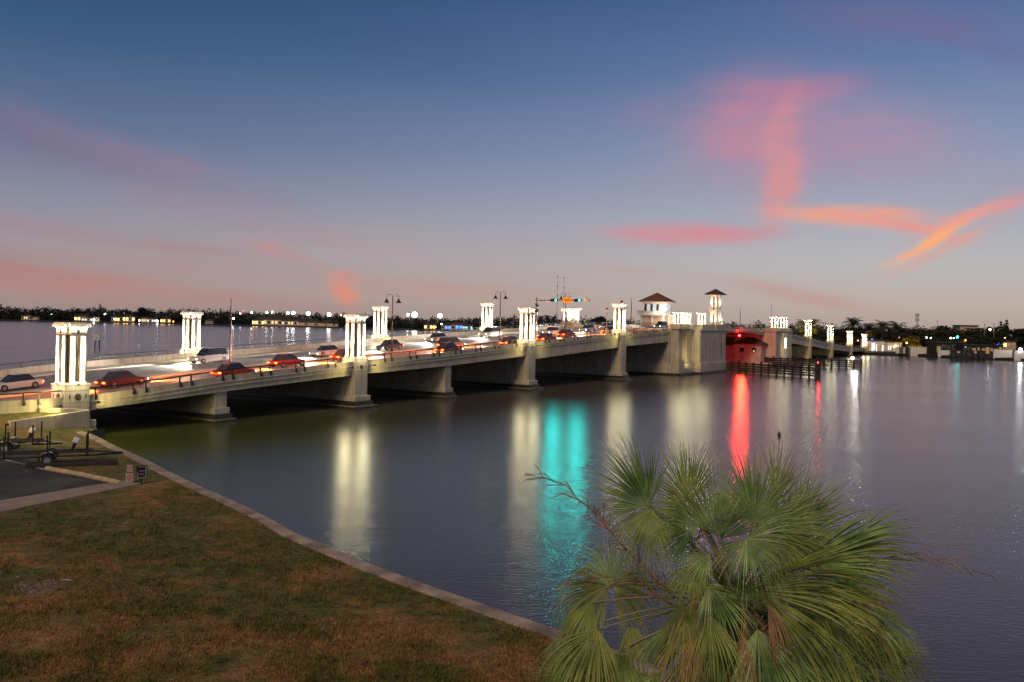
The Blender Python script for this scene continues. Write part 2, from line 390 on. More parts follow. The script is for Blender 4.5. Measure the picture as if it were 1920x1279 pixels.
# near land: lawn polygon bounded by the seawall
LZ = 0.9
wall_px = [(116, 803), (164, 819), (211, 844), (252, 862), (295, 886), (345, 911), (400, 936), (462, 965), (530, 1005), (610, 1040), (700, 1078), (820, 1122), (960, 1170), (1045, 1202), (1210, 1262), (1330, 1312)]
wall_in = [atz(x, y, LZ) for x, y in wall_px]
d_end = (wall_in[-1] - wall_in[-2]).normalized()
wall_in.append(wall_in[-1] + d_end * 14); wall_in.append(wall_in[-1] + d_end * 25)
def lawn_mat():
    m = bpy.data.materials.new('patchy_lawn'); m.use_nodes = True; nt = m.node_tree; b = nt.nodes['Principled BSDF']
    b.inputs['Roughness'].default_value = .9; b.inputs['Specular IOR Level'].default_value = .2
    g = nt.nodes.new('ShaderNodeNewGeometry')
    def nse(sc, det=5, ro=.6, scale=(1, 1, 1)):
        mp_ = nt.nodes.new('ShaderNodeMapping'); mp_.inputs['Scale'].default_value = scale
        nt.links.new(g.outputs['Position'], mp_.inputs[0])
        n = nt.nodes.new('ShaderNodeTexNoise'); n.inputs['Scale'].default_value = sc; n.inputs['Detail'].default_value = det; n.inputs['Roughness'].default_value = ro
        nt.links.new(mp_.outputs[0], n.inputs['Vector']); return n.outputs['Fac']
    def ramp(src, stops):
        r = nt.nodes.new('ShaderNodeValToRGB'); nt.links.new(src, r.inputs[0])
        for i, (p, c) in enumerate(stops):
            e = r.color_ramp.elements[i] if i < 2 else r.color_ramp.elements.new(p)
            e.position = p; e.color = (*c, 1)
        return r.outputs[0]
    def mix(f, a, c, mode='MIX'):
        n = nt.nodes.new('ShaderNodeMix'); n.data_type = 'RGBA'; n.blend_type = mode
        for s_, v in (('Factor', f), ('A', a), ('B', c)):
            if isinstance(v, float): n.inputs[s_].default_value = v
            else: nt.links.new(v, n.inputs[s_])
        return n.outputs['Result']
    green = ramp(nse(2.2, 6, .7), [(.36, (.032, .048, .009)), (.64, (.14, .165, .034))])
    dry = ramp(nse(3.0, 6, .75), [(.3, (.18, .088, .030)), (.7, (.56, .29, .12))])
    patch = ramp(nse(.22, 8, .68, (1, 1.2, 1)), [(.48, (0, 0, 0)), (.60, (1, 1, 1))])
    p2 = ramp(nse(.9, 6, .7), [(.38, (0, 0, 0)), (.68, (1, 1, 1))])
    f = mix(.38, patch, p2)
    fsep = nt.nodes.new('ShaderNodeRGBToBW'); nt.links.new(f, fsep.inputs[0])
    colr = mix(fsep.outputs[0], green, dry)
    speck = ramp(nse(14, 3, .8), [(.32, (.25, .25, .25)), (.62, (1.25, 1.25, 1.25))])
    colr = mix(1.0, colr, speck, 'MULTIPLY')
    nt.links.new(colr, b.inputs['Base Color'])
    bp = nt.nodes.new('ShaderNodeBump'); bp.inputs['Strength'].default_value = 1; bp.inputs['Distance'].default_value = .06
    nt.links.new(nse(9, 6, .75), bp.inputs['Height']); nt.links.new(bp.outputs[0], b.inputs['Normal'])
    return m
M['lawn'] = lawn_mat()
bm = bmesh.new()
land = [p.copy() for p in wall_in] + [Vector((60, -60, LZ)), Vector((-140, -60, LZ)), Vector((-150, 60, LZ))]
e1 = BL(-4.0, 1.0, LZ); e0 = BL(-90, 1.0, LZ)
land += [e0, BL(-14, 1.0, LZ), e1]
top = [bm.verts.new(p) for p in land]; bm.faces.new(top)
bmesh.ops.triangulate(bm, faces=bm.faces)
tag(obj('ground', bm, M['lawn']), kind='structure')
# grass tufts: real blades over the near lawn
def inside(px, py, poly):
    c_ = False; j = len(poly) - 1
    for i in range(len(poly)):
        xi, yi = poly[i].x, poly[i].y; xj, yj = poly[j].x, poly[j].y
        if (yi > py) != (yj > py) and px < (xj - xi) * (py - yi) / (yj - yi) + xi: c_ = not c_
        j = i
    return c_
walk_poly = [atz(0, 937, LZ), atz(225, 902, LZ), atz(262, 908, LZ), atz(0, 959, LZ)]
V, Fc = [], []
for i in range(120000):
    Y = 19.5 + 36 * random.random() ** 1.7; X = (random.random() * 1.2 - .62) * Y
    if not inside(X, Y, land) or inside(X, Y, walk_poly): continue
    if Y > 42 and X < -18: continue
    nzv = mnoise.noise(Vector((X * .5, Y * .5, 0))) + .6 * mnoise.noise(Vector((X * 1.9, Y * 1.9, 3)))
    if nzv < -.45 + random.random() * .5: continue
    for b_ in range(2):
        a_ = random.random() * 6.28; h_ = .04 + .09 * random.random() * (1.0 + nzv); w_ = .016
        ox, oy = X + random.uniform(-.07, .07), Y + random.uniform(-.07, .07)
        lx, ly = math.cos(a_) * .05, math.sin(a_) * .05
        k = len(V); V += [(ox - ly * w_ * 20, oy + lx * w_ * 20, LZ), (ox + ly * w_ * 20, oy - lx * w_ * 20, LZ), (ox + lx, oy + ly, LZ + h_)]
        Fc.append((k, k + 1, k + 2))
me = bpy.data.meshes.new('grass'); me.from_pydata(V, [], Fc); me.materials.append(M['lawn'])
tag(link('grass', me), 'short patchy grass, green and dry brown, on the waterfront lawn', 'grass', kind='stuff')
# bare sandy patch with bits of debris
def blob_sheet(name, c, rx, ry, z, m, seed, n=26):
    random.seed(seed); bm = bmesh.new(); vs2 = []
    for k in range(n):
        a_ = 2 * math.pi * k / n; q = .7 + .5 * mnoise.noise(Vector((math.cos(a_) * 1.5, math.sin(a_) * 1.5, seed)))
        vs2.append(bm.verts.new((c.x + math.cos(a_) * rx * q, c.y + math.sin(a_) * ry * q, z)))
    bm.faces.new(vs2); return obj(name, bm, m)
tag(blob_sheet('sand_patch', atz(72, 1098, LZ), 1.25, 1.0, LZ + .006, M['sand'], 3), kind='structure')
bm = bmesh.new(); random.seed(5)
for i in range(26):
    p = atz(72 + random.gauss(0, 32), 1092 + random.gauss(0, 9), LZ + .02)
    ico(bm, p, random.uniform(.03, .10), 1, (1, 1, .5))
tag(obj('rubble', bm, M['sand']), 'small sandy clods lying in the bare patch of the lawn', 'rubble', kind='stuff')
bm = bmesh.new(); a_ = atz(112, 1088, LZ + .03); tube(bm, [a_, a_ + Vector((.42, -.02, .02))], .025, 6)
tag(obj('stick', bm, M['gal']), 'pale stick lying on the grass beside the sandy patch', 'stick')

# seawall (cap slabs as parts)
sw = thing('seawall', wall_in[4], 0, 'long concrete seawall with a flat cap between lawn and water', 'seawall')
base = wall_in[4]
def resample(pts, step):
    out = [pts[0]]; acc = 0
    for a, b in zip(pts, pts[1:]):
        L = (b - a).length; t_ = step - acc
        while t_ <= L: out.append(a.lerp(b, t_ / L)); t_ += step
        acc = (acc + L) % step
    return out
CW = .55
pts = resample(wall_in, 3.0)
for i in range(len(pts) - 1):
    a, b = pts[i], pts[i + 1]; d = (b - a).normalized(); n_ = Vector((-d.y, d.x, 0))   # towards the water
    if n_.dot(Vector((1, 1, 0))) < 0: n_ = -n_
    pn = pts[i + 2] if i + 2 < len(pts) else b + d; dn = (pn - b).normalized(); nb = Vector((-dn.y, dn.x, 0))
    pp = pts[i - 1] if i else a - d; dp = (a - pp).normalized(); na = Vector((-dp.y, dp.x, 0))
    na = (na + n_).normalized(); nb = (nb + n_).normalized()
    g_ = d * .018
    bm = bmesh.new(); q = []
    for z in (LZ - .18, LZ + .07):
        q.append([bm.verts.new(Vector((v.x, v.y, z)) - Vector((base.x, base.y, base.z))) for v in (a + g_ - na * .04, b - g_ - nb * .04, b - g_ + nb * CW, a + g_ + na * CW)])
    for k in range(4): bm.faces.new((q[0][k], q[0][(k + 1) % 4], q[1][(k + 1) % 4], q[1][k]))
    bm.faces.new(q[0][::-1]); bm.faces.new(q[1])
    obj('cap_slab', bm, M['cap'], sw, bevel=.015)
    bm = bmesh.new(); q = []
    for z in (-1.0, LZ - .17):
        q.append([bm.verts.new(Vector((v.x, v.y, z)) - Vector((base.x, base.y, base.z))) for v in (a - na * .04, b - nb * .04, b + nb * (CW - .1), a + na * (CW - .1))])
    for k in range(4): bm.faces.new((q[0][k], q[0][(k + 1) % 4], q[1][(k + 1) % 4], q[1][k]))
    obj('wall_panel', bm, M['sheet'], sw)

# parking lot, walkway, kerb
def sheet(name, pxs, z, m, kind='structure', drop=None):
    bm = bmesh.new(); vv = [bm.verts.new(atz(x, y, z)) for x, y in pxs]; f = bm.faces.new(vv)
    if drop:
        r = bmesh.ops.extrude_face_region(bm, geom=[f])
        for v in r['geom']:
            if isinstance(v, bmesh.types.BMVert): v.co.z -= drop
    return tag(obj(name, bm, m), kind=kind)
sheet('parking_lot', [(-420, 860), (-60, 834), (70, 842), (76, 872), (228, 906), (0, 945), (-420, 1030)], LZ + .005, M['lot'])
bmw = bmesh.new()
L0, L1 = atz(-420, 1010, LZ), atz(228, 903, LZ); W0, W1 = atz(-420, 1046, LZ), atz(262, 909, LZ)
path = tag(thing('walkway', L1, 0, None, None), kind='structure')
N = 26
for i in range(N):
    a0, a1 = L0.lerp(L1, (i + .01) / N), L0.lerp(L1, (i + .99) / N); b0, b1 = W0.lerp(W1, (i + .01) / N), W0.lerp(W1, (i + .99) / N)
    bm = bmesh.new(); q = []
    for z in (LZ - .05, LZ + .06): q.append([bm.verts.new(Vector((v.x, v.y, z)) - L1) for v in (a0, a1, b1, b0)])
    for k in range(4): bm.faces.new((q[0][k], q[0][(k + 1) % 4], q[1][(k + 1) % 4], q[1][k]))
    bm.faces.new(q[1]); obj('paving_slab', bm, M['pave'], path)
bm = bmesh.new()
tube(bm, [atz(88, 879, LZ + .06), atz(150, 890, LZ + .06), atz(226, 906, LZ + .06)], [.16, .16, .15], 10)
tag(obj('kerb', bm, M['curb']), 'rounded cream concrete kerb along the parking lot edge', 'kerb')
for (x0, y0, x1, y1) in [(-30, 852, 95, 883), (-330, 880, -60, 925)]:
    a, b = atz(x0, y0, LZ + .009), atz(x1, y1, LZ + .009); d = (b - a).normalized(); n_ = Vector((-d.y, d.x, 0)) * .055
    bm = bmesh.new(); bm.faces.new([bm.verts.new(v) for v in (a - n_, b - n_, b + n_, a + n_)])
    tag(obj('bay_line', bm, M['roadwhite']), kind='structure')

# ================================================================== BRIDGE
bridge = thing('bridge', (BX, BY, 0), BROT, 'long cream concrete drawbridge carrying the road across the bay', 'bridge')
S0, S1 = -85.0, 345.0
W = 29.0
def part(name, s0, s1, sec, m, step=3.0, zf=zr, parent=bridge):
    bm = bmesh.new(); sweep(bm, s0, s1, sec, step, zf); return obj(name, bm, m, parent)
part('road_slab', S0, S1, rect(.62, W - .62, -.45, -.02), M['deckcon'])
part('near_carriageway', S0, S1, rect(2.9, 11.9, -.02, .02), M['road'])
part('far_carriageway', S0, S1, rect(13.7, 25.4, -.02, .02), M['road'])
part('near_sidewalk', S0, S1, rect(.62, 2.9, -.02, .16), M['deckcon'])
part('far_sidewalk', S0, S1, rect(25.4, W - .62, -.02, .16), M['deckcon'])
part('median_kerb', S0, S1, rect(11.9, 13.7, -.02, .20), M['deckcon'])
for y in (3.2, 11.55): part('edge_line', S0, S1, rect(y, y + .15, .02, .026), M['roadwhite' if y < 5 else 'roadyellow'])
for y in (14.0, 25.0): part('edge_line', S0, S1, rect(y, y + .15, .02, .026), M['roadyellow' if y < 15 else 'roadwhite'])
me_dash = {}
for y in (7.4, 19.5):
    s = -60
    while s < 330:
        bm = bmesh.new(); sweep(bm, 0, 3.0, [(y, .02 ), (y + .14, .02), (y + .14, .026), (y, .026)], 1.0, lambda q, s=s: zr(s + q))
        obj('lane_dash', bm, M['roadwhite'], bridge, loc=(s, 0, 0)); s += 9.0
# parapets
def para(y0, y1): return [(y0, -.95), (y1, -.95), (y1, -.0), (y0, -.0)]
PYL = [0, 33.4, 70.6, 102.5, 126.0, 149.5, 190.5, 206.5, 239.5, 270.1, 302.3, 330.8]
def hid(s0, s1): pass
segs = [(S0, -1.05), (1.05, 32.35), (34.45, 69.55), (71.65, 101.45), (103.55, 124.5), (149.4, 190.6), (206.4, 238.45), (240.55, 269.05), (271.15, 301.25), (303.35, 329.8), (331.9, S1)]
for a_, b_ in segs:
    part('parapet', a_, b_, [(.32, -1.0), (.62, -1.0), (.60, 0), (.36, 0)], M['concrete'], zf=zb)
part('far_parapet', S0, S1, [(W - .62, -1.0), (W - .32, -1.0), (W - .36, 0), (W - .60, 0)], M['concrete'], zf=zb)
# fascia beams, one per span; the soffit is deeper between main piers
GB = [(1.05, 14.6, 1.15, 1.5), (14.6, 32.35, 1.5, 1.55), (34.45, 50.6, 1.55, 1.85), (50.6, 69.55, 1.85, 2.0), (71.65, 101.45, 2.65, 2.6), (103.55, 124.5, 2.5, 2.65),
      (206.4, 238.45, 2.8, 2.8), (240.55, 269.05, 2.4, 2.3), (271.15, 301.25, 2.1, 1.9), (303.35, 329.8, 1.7, 1.3)]
for a_, b_, d0, d1 in GB:
    dep = lambda s, a_=a_, b_=b_, d0=d0, d1=d1: -(d0 + (d1 - d0) * (s - a_) / (b_ - a_))
    part('fascia_beam', a_, b_, [(.44, dep), (1.1, dep), (1.1, -.95), (.44, -.95)], M['concrete'], zf=zb)
    part('parapet_ledge', a_, b_, [(.26, -.62), (.44, -.62), (.44, -.50), (.26, -.55)], M['concrete'], zf=zb)
    part('fascia_beam', a_, b_, [(W - 1.1, dep), (W - .44, dep), (W - .44, -.95), (W - 1.1, -.95)], M['concrete'], zf=zb)
    for yy in (6.5, 12, 17, 22.5): part('girder', a_, b_, [(yy, dep), (yy + .6, dep), (yy + .6, -1.2), (yy, -1.2)], M['concrete_cool'], zf=zb)
# abutment retaining wall to the left of the first tower
part('retaining_wall', S0, -1.05, [(.44, lambda s: -zb(s) + .2), (.9, lambda s: -zb(s) + .2), (.9, -.95), (.44, -.95)], M['concrete'], zf=zb)
part('far_retaining_wall', S0, 3, [(W - .9, lambda s: -zb(s) - .5), (W - .44, lambda s: -zb(s) - .5), (W - .44, -.95), (W - .9, -.95)], M['concrete'], zf=zb)
box('abutment', -1.0, 1.0, .0, W - .9, -.8, 2.35, M['concrete_cool'], bridge)
for sgn in (0, 1):
    pass
part('right_retaining_wall', 331.9, S1, [(.44, lambda s: -zb(s) + .1), (.9, lambda s: -zb(s) + .1), (.9, -.95), (.44, -.95)], M['concrete'], zf=zb)
# bascule leaves over the channel: haunched girders
def leafdep(s):
    t_ = (s - 170) / 20.5; return -(1.35 + .55 * t_ * t_)
for yy0, yy1 in ((.44, 1.0), (W - 1.0, W - .44), (9, 9.5), (19, 19.5)):
    for a_, b_ in ((149.4, 169.97), (170.03, 190.6)):
        part('leaf_girder', a_, b_, [(yy0, leafdep), (yy1, leafdep), (yy1, -.95), (yy0, -.95)], M['concrete_cool'], 1.5, zf=zb)
# piers
def pier(s, th, y0, y1, ztop, plinth=True):
    p = box('pier_wall', s - th / 2, s + th / 2, y0, y1, 1.3, ztop, M['concrete_cool'], bridge)
    box('plinth', s - th / 2 - .22, s + th / 2 + .22, y0 - .22, y1 + .22, .78, 1.35, M['concrete_cool'], p, bevel=.03)
    box('footing', s - th / 2 - .6, s + th / 2 + .6, y0 - .75, y1 + .75, -1, .30, M['wet'], p)
    box('footing_step', s - th / 2 - .38, s + th / 2 + .38, y0 - .42, y1 + .42, .30, .78, M['wet'], p); box('tide_band', s - th / 2 - .62, s + th / 2 + .62, y0 - .77, y1 + .77, .22, .32, M['barnacle'], p)
    return p
pier(14.6, 1.3, .62, W - .62, zb(14.6) - 1.5)
pier(50.6, 1.3, .62, W - .62, zb(50.6) - 1.8)
for s, z in ((33.4, 3.4), (70.6, 4.4), (102.5, 5.8)): pier(s, 1.3, 1.9, W - 1.9, z)
for s, z in ((239.5, 4.3), (270.1, 3.0), (302.3, 1.9)): pier(s, 1.6, 1.9, W - 1.9, z)
# bracket of the abutment by the water
box('footing', .55, 2.3, -.1, W, -1, .55, M['wet'], bridge); box('footing_block', .7, 1.7, .1, 1.6, .55, 1.35, M['concrete'], bridge, bevel=.03)
# left bascule pier with its pilasters
def block(name, s0, s1, y0, y1, z0, z1, m=None, bev=.03): return box(name, s0, s1, y0, y1, z0, z1, m or M['concrete'], bridge, bevel=bev)
bp = block('bascule_pier', 124.5, 133.0, .2, W - .2, .9, zb(128) - .9, M['concrete_cool'])
block('bascule_pier', 133.0, 149.0, -3.1, W + 2.6, .9, 9.0, M['concrete'])
block('pier_cap', 132.85, 149.15, -3.25, W + 2.8, 9.0, 9.35, M['concrete'])
block('pier_plinth', 132.75, 149.25, -3.35, W + 2.9, .42, 2.3)
block('pier_plinth', 124.25, 132.75, -1.95, W + .3, .42, 2.3)
block('pilaster', 124.9, 126.6, -1.5, .2, 2.3, 9.7); block('pilaster', 129.0, 131.2, -1.7, .2, 2.3, 9.75)
block('footing', 132.3, 149.7, -3.9, W + 3.3, -1, .42, M['wet'], 0); block('footing', 123.8, 132.3, -2.5, W + .9, -1, .42, M['wet'], 0)
for s0, s1, y0 in ((124.6, 132.2, -2.0), (134.0, 141.2, -3.15), (142.6, 149.2, -3.15)):
    block('tower_plinth', s0, s1, y0, .34, 9.35, 10.4)
for s in (127.8,): block('pilaster', s - .45, s + .45, -.6, .2, 2.3, 9.4)
# right bascule pier
block('bascule_pier', 190.7, 206.3, -2.7, W + 2.2, .6, 8.9, M['concrete'])
block('pier_cap', 190.5, 206.5, -2.9, W + 2.4, 8.9, 9.3, M['concrete'])
block('tower_plinth', 190.9, 206.1, -2.7, .34, 9.3, 9.95)
block('footing', 190.0, 207.0, -3.4, W + 3, -1, .6, M['wet'], 0)
block('pilaster', 196.6, 200.4, -3.0, -2.7, 1.6, 8.6)
# fascia joints and drains
for s in [k for k in range(6, 330, 9)]:
    if any(abs(s - p) < 2 for p in PYL) or 124 < s < 208: continue
    b_ = bmesh.new(); bx(b_, -.03, .03, .425, .445, zb(s) - 1.15, zb(s) - .63); obj('joint', b_, M['hole'], bridge, loc=(s, 0, 0))
# railing: pairs of brackets and a top rail
def rail_post_mesh():
    bm = bmesh.new(); bx(bm, -.05, .05, -.04, .04, -.02, .52); bx(bm, -.07, .07, -.20, -.0, -.10, .04); bx(bm, -.09, .09, -.22, -.10, -.42, -.12)
    return tomesh(bm, 'rail_post', M['dark'])
rp = rail_post_mesh(); s = -32.0; cnt = 0
while s < 329:
    for q in (s, s + 1.2):
        if any(abs(q - p) < 1.4 for p in PYL) or 124.4 < q < 149.5 or 190.5 < q < 206.5: continue
        link('rail_post', rp, bridge, (q, .44, zb(q))); cnt += 1
    s += 4.65
bm = bmesh.new(); bx(bm, -.05, .05, -.04, .04, 0, .52); bx(bm, -.05, .05, -.28, .0, .02, .08); rpf = tomesh(bm, 'rail_post', M['greenrail'])
s = -40.0; cnt2 = 0
while s < 200 and cnt + cnt2 < 290:
    link('rail_post', rpf, bridge, (s, W - .48, zb(s))); s += 2.3; cnt2 += 1
def railing(y, a_, b_, m):
    bm = bmesh.new(); n = max(2, int((b_ - a_) / 3)); p_ = [(a_ + (b_ - a_) * i / n) for i in range(n + 1)]
    tube(bm, [(q, y, zb(q) + .54) for q in p_], .055, 8); obj('hand_rail', bm, m, bridge)
for a_, b_ in segs: railing(.44, a_, b_, M['dark'])
railing(W - .48, S0, S1, M['greenrail'])
bm = bmesh.new(); sweep(bm, S0, S1, rect(W - .50, W - .46, .22, .26), 4, zb); obj('mid_rail', bm, M['greenrail'], bridge)

# ------------------------------------------------------------------ lit towers
def plus(w, d, c=0):     # plus-shaped outline; w half width of a face, d distance of a face, c notch depth line
    q = [(w, c), (w, d)]
    out = []
    for sx, sy, sw_ in ((1, 1, 0), (-1, 1, 1), (-1, -1, 0), (1, -1, 1)):
        seq = [(d, w), (c, w), (c, c), (w, c), (w, d)]
        seq = [(d, w), (w, w), (w, d)]
        if sw_: seq = seq[::-1]
        out += [(sx * x, sy * y) for x, y in seq]
    return out
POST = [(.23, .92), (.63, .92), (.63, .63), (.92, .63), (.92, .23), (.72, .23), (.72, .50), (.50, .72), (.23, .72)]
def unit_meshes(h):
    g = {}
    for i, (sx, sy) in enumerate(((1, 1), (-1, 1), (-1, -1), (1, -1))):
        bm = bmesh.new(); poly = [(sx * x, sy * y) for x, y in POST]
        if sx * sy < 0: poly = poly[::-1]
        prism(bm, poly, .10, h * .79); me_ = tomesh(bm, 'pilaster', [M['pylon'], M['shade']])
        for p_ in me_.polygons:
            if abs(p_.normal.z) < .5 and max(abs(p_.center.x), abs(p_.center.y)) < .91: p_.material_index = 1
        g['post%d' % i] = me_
    bm = bmesh.new(); prism(bm, plus(.70, .98, .7), 0, .12); g['sole'] = tomesh(bm, 'sole_block', M['pylon'])
    bm = bmesh.new(); prism(bm, plus(.67, .96, .7), h * .785, h * .805); g['band'] = tomesh(bm, 'band', M['rust'])
    bm = bmesh.new(); prism(bm, plus(.635, .925, .66), h * .803, h * .885); g['frieze'] = tomesh(bm, 'frieze', M['pylon'])
    bm = bmesh.new(); zz = h * .882; s_ = 1.0
    for k, (s2, dz_) in enumerate(((1.02, .10), (1.10, .12), (1.20, .10))):
        z2 = zz + dz_ * h / 4.95
        prism(bm, plus(.635 * s_, .925 * s_), zz, z2, s2 / s_); zz = z2 - .002; s_ = s2
    g['capital'] = tomesh(bm, 'capital', M['pylon'])
    bm = bmesh.new(); prism(bm, plus(.78, 1.15), h * .955, h * .982); prism(bm, plus(.72, 1.06), h * .98, h); g['cap'] = tomesh(bm, 'cap_slab', M['pylon'])
    bm = bmesh.new()
    for fx in range(4):
        for k in range(8):
            t_ = -.70 + k * .20; d_ = 1.15
            x, y = ((d_, t_), (t_, d_), (-d_, t_), (t_, -d_))[fx]
            bx(bm, x - .06, x + .06, y - .06, y + .06, h * .925, h * .958)
    g['dentil'] = tomesh(bm, 'dentils', M['pylon'])
    bm = bmesh.new(); bx(bm, -.10, .10, -.02, .02, -.14, .14); g['win'] = tomesh(bm, 'vent_opening', M['hole'])
    bm = bmesh.new(); bx(bm, -.09, .09, -.09, .09, 0, .10); g['fix'] = tomesh(bm, 'uplight', M['dark'])
    bm = bmesh.new(); bx(bm, -.07, .07, -.07, .07, .10, .115); g['lens'] = tomesh(bm, 'lens', M['e_soft'])
    bm = bmesh.new(); lathe(bm, [(.26, 0), (.26, .03), (.20, .05)], 18); g['med'] = tomesh(bm, 'medallion', M['rust'])
    bm = bmesh.new(); bx(bm, -.05, .05, -.015, .015, -.17, .17); g['slot'] = tomesh(bm, 'slot', M['hole'])
    return g
UPCOL = (1.0, .93, .74)
def pylon(s, y, zcap, ztop, zbot, label, scale=1.0, base=True, plinth=False, power=1.0, faces=(0, 1, 2, 3), cache={}, group='uplit towers along the bridge'):
    h = round((ztop - zcap) / scale, 1)
    if h not in cache: cache[h] = unit_meshes(h)
    g = cache[h]; k = scale * (ztop - zcap) / (h * scale)
    t_ = thing('bridge_tower', BL(s, y, zcap), BROT, label, 'tower', group)
    sc = (scale, scale, scale * k)
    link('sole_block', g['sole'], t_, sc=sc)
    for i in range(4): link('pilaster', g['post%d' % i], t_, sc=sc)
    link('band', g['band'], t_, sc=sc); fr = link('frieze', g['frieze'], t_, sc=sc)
    cp = link('capital', g['capital'], t_, sc=sc); tag(link('dentils', g['dentil'], t_, sc=sc), kind='stuff'); link('cap_slab', g['cap'], t_, sc=sc)
    for i in range(4):
        a = i * math.pi / 2; c_, s_ = math.cos(a), math.sin(a)
        link('vent_opening', g['win'], fr, (c_ * .925, s_ * .925, h * .845), (0, 0, a + math.pi / 2))
    if base:
        hw = 1.02 * scale
        b = box('base_block', -hw, hw, -hw, hw, zbot - zcap, -.10, M['concrete'], t_, bevel=.02)
        box('base_cornice', -hw - .05, hw + .05, -hw - .05, hw + .05, -.11, 0, M['concrete'], t_, bevel=.015)
        if ztop - zcap > 4:
            for i in range(4):
                a = i * math.pi / 2; c_, s_ = math.cos(a), math.sin(a)
                link('medallion', g['med'], b, (c_ * hw, s_ * hw, -1.02), (math.pi / 2, 0, a + math.pi / 2))
                for q in (-.68, .68):
                    link('slot', g['slot'], b, (c_ * (hw + .004) - s_ * q, s_ * (hw + .004) + c_ * q, -1.02), (0, 0, a + math.pi / 2))
                bm = bmesh.new(); bx(bm, -.95, .95, -.012, .012, -.02, .02)
                for zz in (-.55, -1.5):
                    link('joint', bpy.data.meshes.get('base_joint') or tomesh_named(), b, (c_ * hw, s_ * hw, zz), (0, 0, a + math.pi / 2))
                bm.free()
    if plinth:
        hw = 1.02
        box('plinth', -hw - .28, hw + .28, -hw - .28, hw + .28, .80 - zcap, 1.4 - zcap, M['concrete'], t_, bevel=.04)
        box('footing_step', -hw - .5, hw + .5, -hw - .5, hw + .5, .32 - zcap, .80 - zcap, M['wet'], t_); box('tide_band', -hw - .92, hw + .92, -hw - .92, hw + .92, .24 - zcap, .34 - zcap, M['barnacle'], t_)
        box('footing', -hw - .9, hw + .9, -hw - .9, hw + .9, -1 - zcap, .33 - zcap, M['wet'], t_)
    H_ = ztop - zcap
    for i in faces:
        a = i * math.pi / 2; c_, s_ = math.cos(a), math.sin(a); d_ = (1.16) * scale
        fx = link('uplight', g['fix'], t_, (c_ * d_, s_ * d_, 0)); link('lens', g['lens'], fx)
        l = bpy.data.lights.new('uplight_lamp', 'SPOT'); l.spot_size = R(60); l.spot_blend = .8; l.shadow_soft_size = .12
        l.energy = 6000 * power * (H_ / 4.95) ** 1.6; l.color = UPCOL
        o = bpy.data.objects.new('uplight_lamp', l); COL.objects.link(o); o.parent = t_
        src = Vector((c_ * (d_ + .62 * scale), s_ * (d_ + .62 * scale), .05)); tg = Vector((c_ * .90 * scale, s_ * .90 * scale, H_ * .66))
        o.location = src; o.rotation_euler = (tg - src).to_track_quat('-Z', 'Y').to_euler()
        if i in (2, 3):     # the bare lamps of the fixtures, seen from the water
            l = bpy.data.lights.new('fixture_lamp', 'POINT'); l.shadow_soft_size = .55; l.energy = (900 if y > 20 else 340 if s < 150 else 140) * power * (H_ / 4.95) ** 1.0; l.color = (1, .92, .55)
            o = bpy.data.objects.new('fixture_lamp', l); COL.objects.link(o); o.parent = t_; o.location = (c_ * (d_ + .35 * scale), s_ * (d_ + .35 * scale), .62)
    return t_
def tomesh_named():
    bm = bmesh.new(); bx(bm, -.98, .98, -.006, .006, -.012, .012); me = tomesh(bm, 'base_joint', M['hole']); return me
NEAR = [0, 3]  # faces filled below: +s, +y, -s, -y -> indices 0,1,2,3
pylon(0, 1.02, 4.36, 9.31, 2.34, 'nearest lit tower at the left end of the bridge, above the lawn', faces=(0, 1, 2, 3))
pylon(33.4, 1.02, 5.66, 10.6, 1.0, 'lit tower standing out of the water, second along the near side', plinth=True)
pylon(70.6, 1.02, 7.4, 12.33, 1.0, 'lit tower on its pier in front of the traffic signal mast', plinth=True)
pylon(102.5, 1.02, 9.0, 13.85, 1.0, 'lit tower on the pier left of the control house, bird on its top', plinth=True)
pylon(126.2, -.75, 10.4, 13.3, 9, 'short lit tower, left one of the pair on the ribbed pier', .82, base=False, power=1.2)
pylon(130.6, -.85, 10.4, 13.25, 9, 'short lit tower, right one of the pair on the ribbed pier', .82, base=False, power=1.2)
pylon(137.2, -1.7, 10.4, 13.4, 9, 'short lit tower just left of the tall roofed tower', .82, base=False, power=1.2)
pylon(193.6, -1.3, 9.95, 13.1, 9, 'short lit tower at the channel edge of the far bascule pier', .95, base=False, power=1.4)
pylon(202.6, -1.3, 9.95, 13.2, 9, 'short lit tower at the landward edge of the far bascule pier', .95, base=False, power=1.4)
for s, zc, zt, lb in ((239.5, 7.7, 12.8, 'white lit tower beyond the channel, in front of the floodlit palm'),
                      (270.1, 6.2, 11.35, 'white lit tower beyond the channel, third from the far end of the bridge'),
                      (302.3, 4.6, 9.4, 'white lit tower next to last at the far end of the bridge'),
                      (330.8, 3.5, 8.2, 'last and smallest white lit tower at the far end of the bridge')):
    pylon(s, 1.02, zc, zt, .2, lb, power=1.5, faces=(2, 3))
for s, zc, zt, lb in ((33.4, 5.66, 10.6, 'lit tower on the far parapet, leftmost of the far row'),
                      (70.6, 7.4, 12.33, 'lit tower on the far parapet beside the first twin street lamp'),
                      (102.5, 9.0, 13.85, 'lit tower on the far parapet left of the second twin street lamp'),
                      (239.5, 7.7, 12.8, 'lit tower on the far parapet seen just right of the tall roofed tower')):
    pylon(s, W + .9, zc, zt, zc - 2.3, lb, power=1.1, faces=(2, 3) if s > 200 else (2, 3, 0))
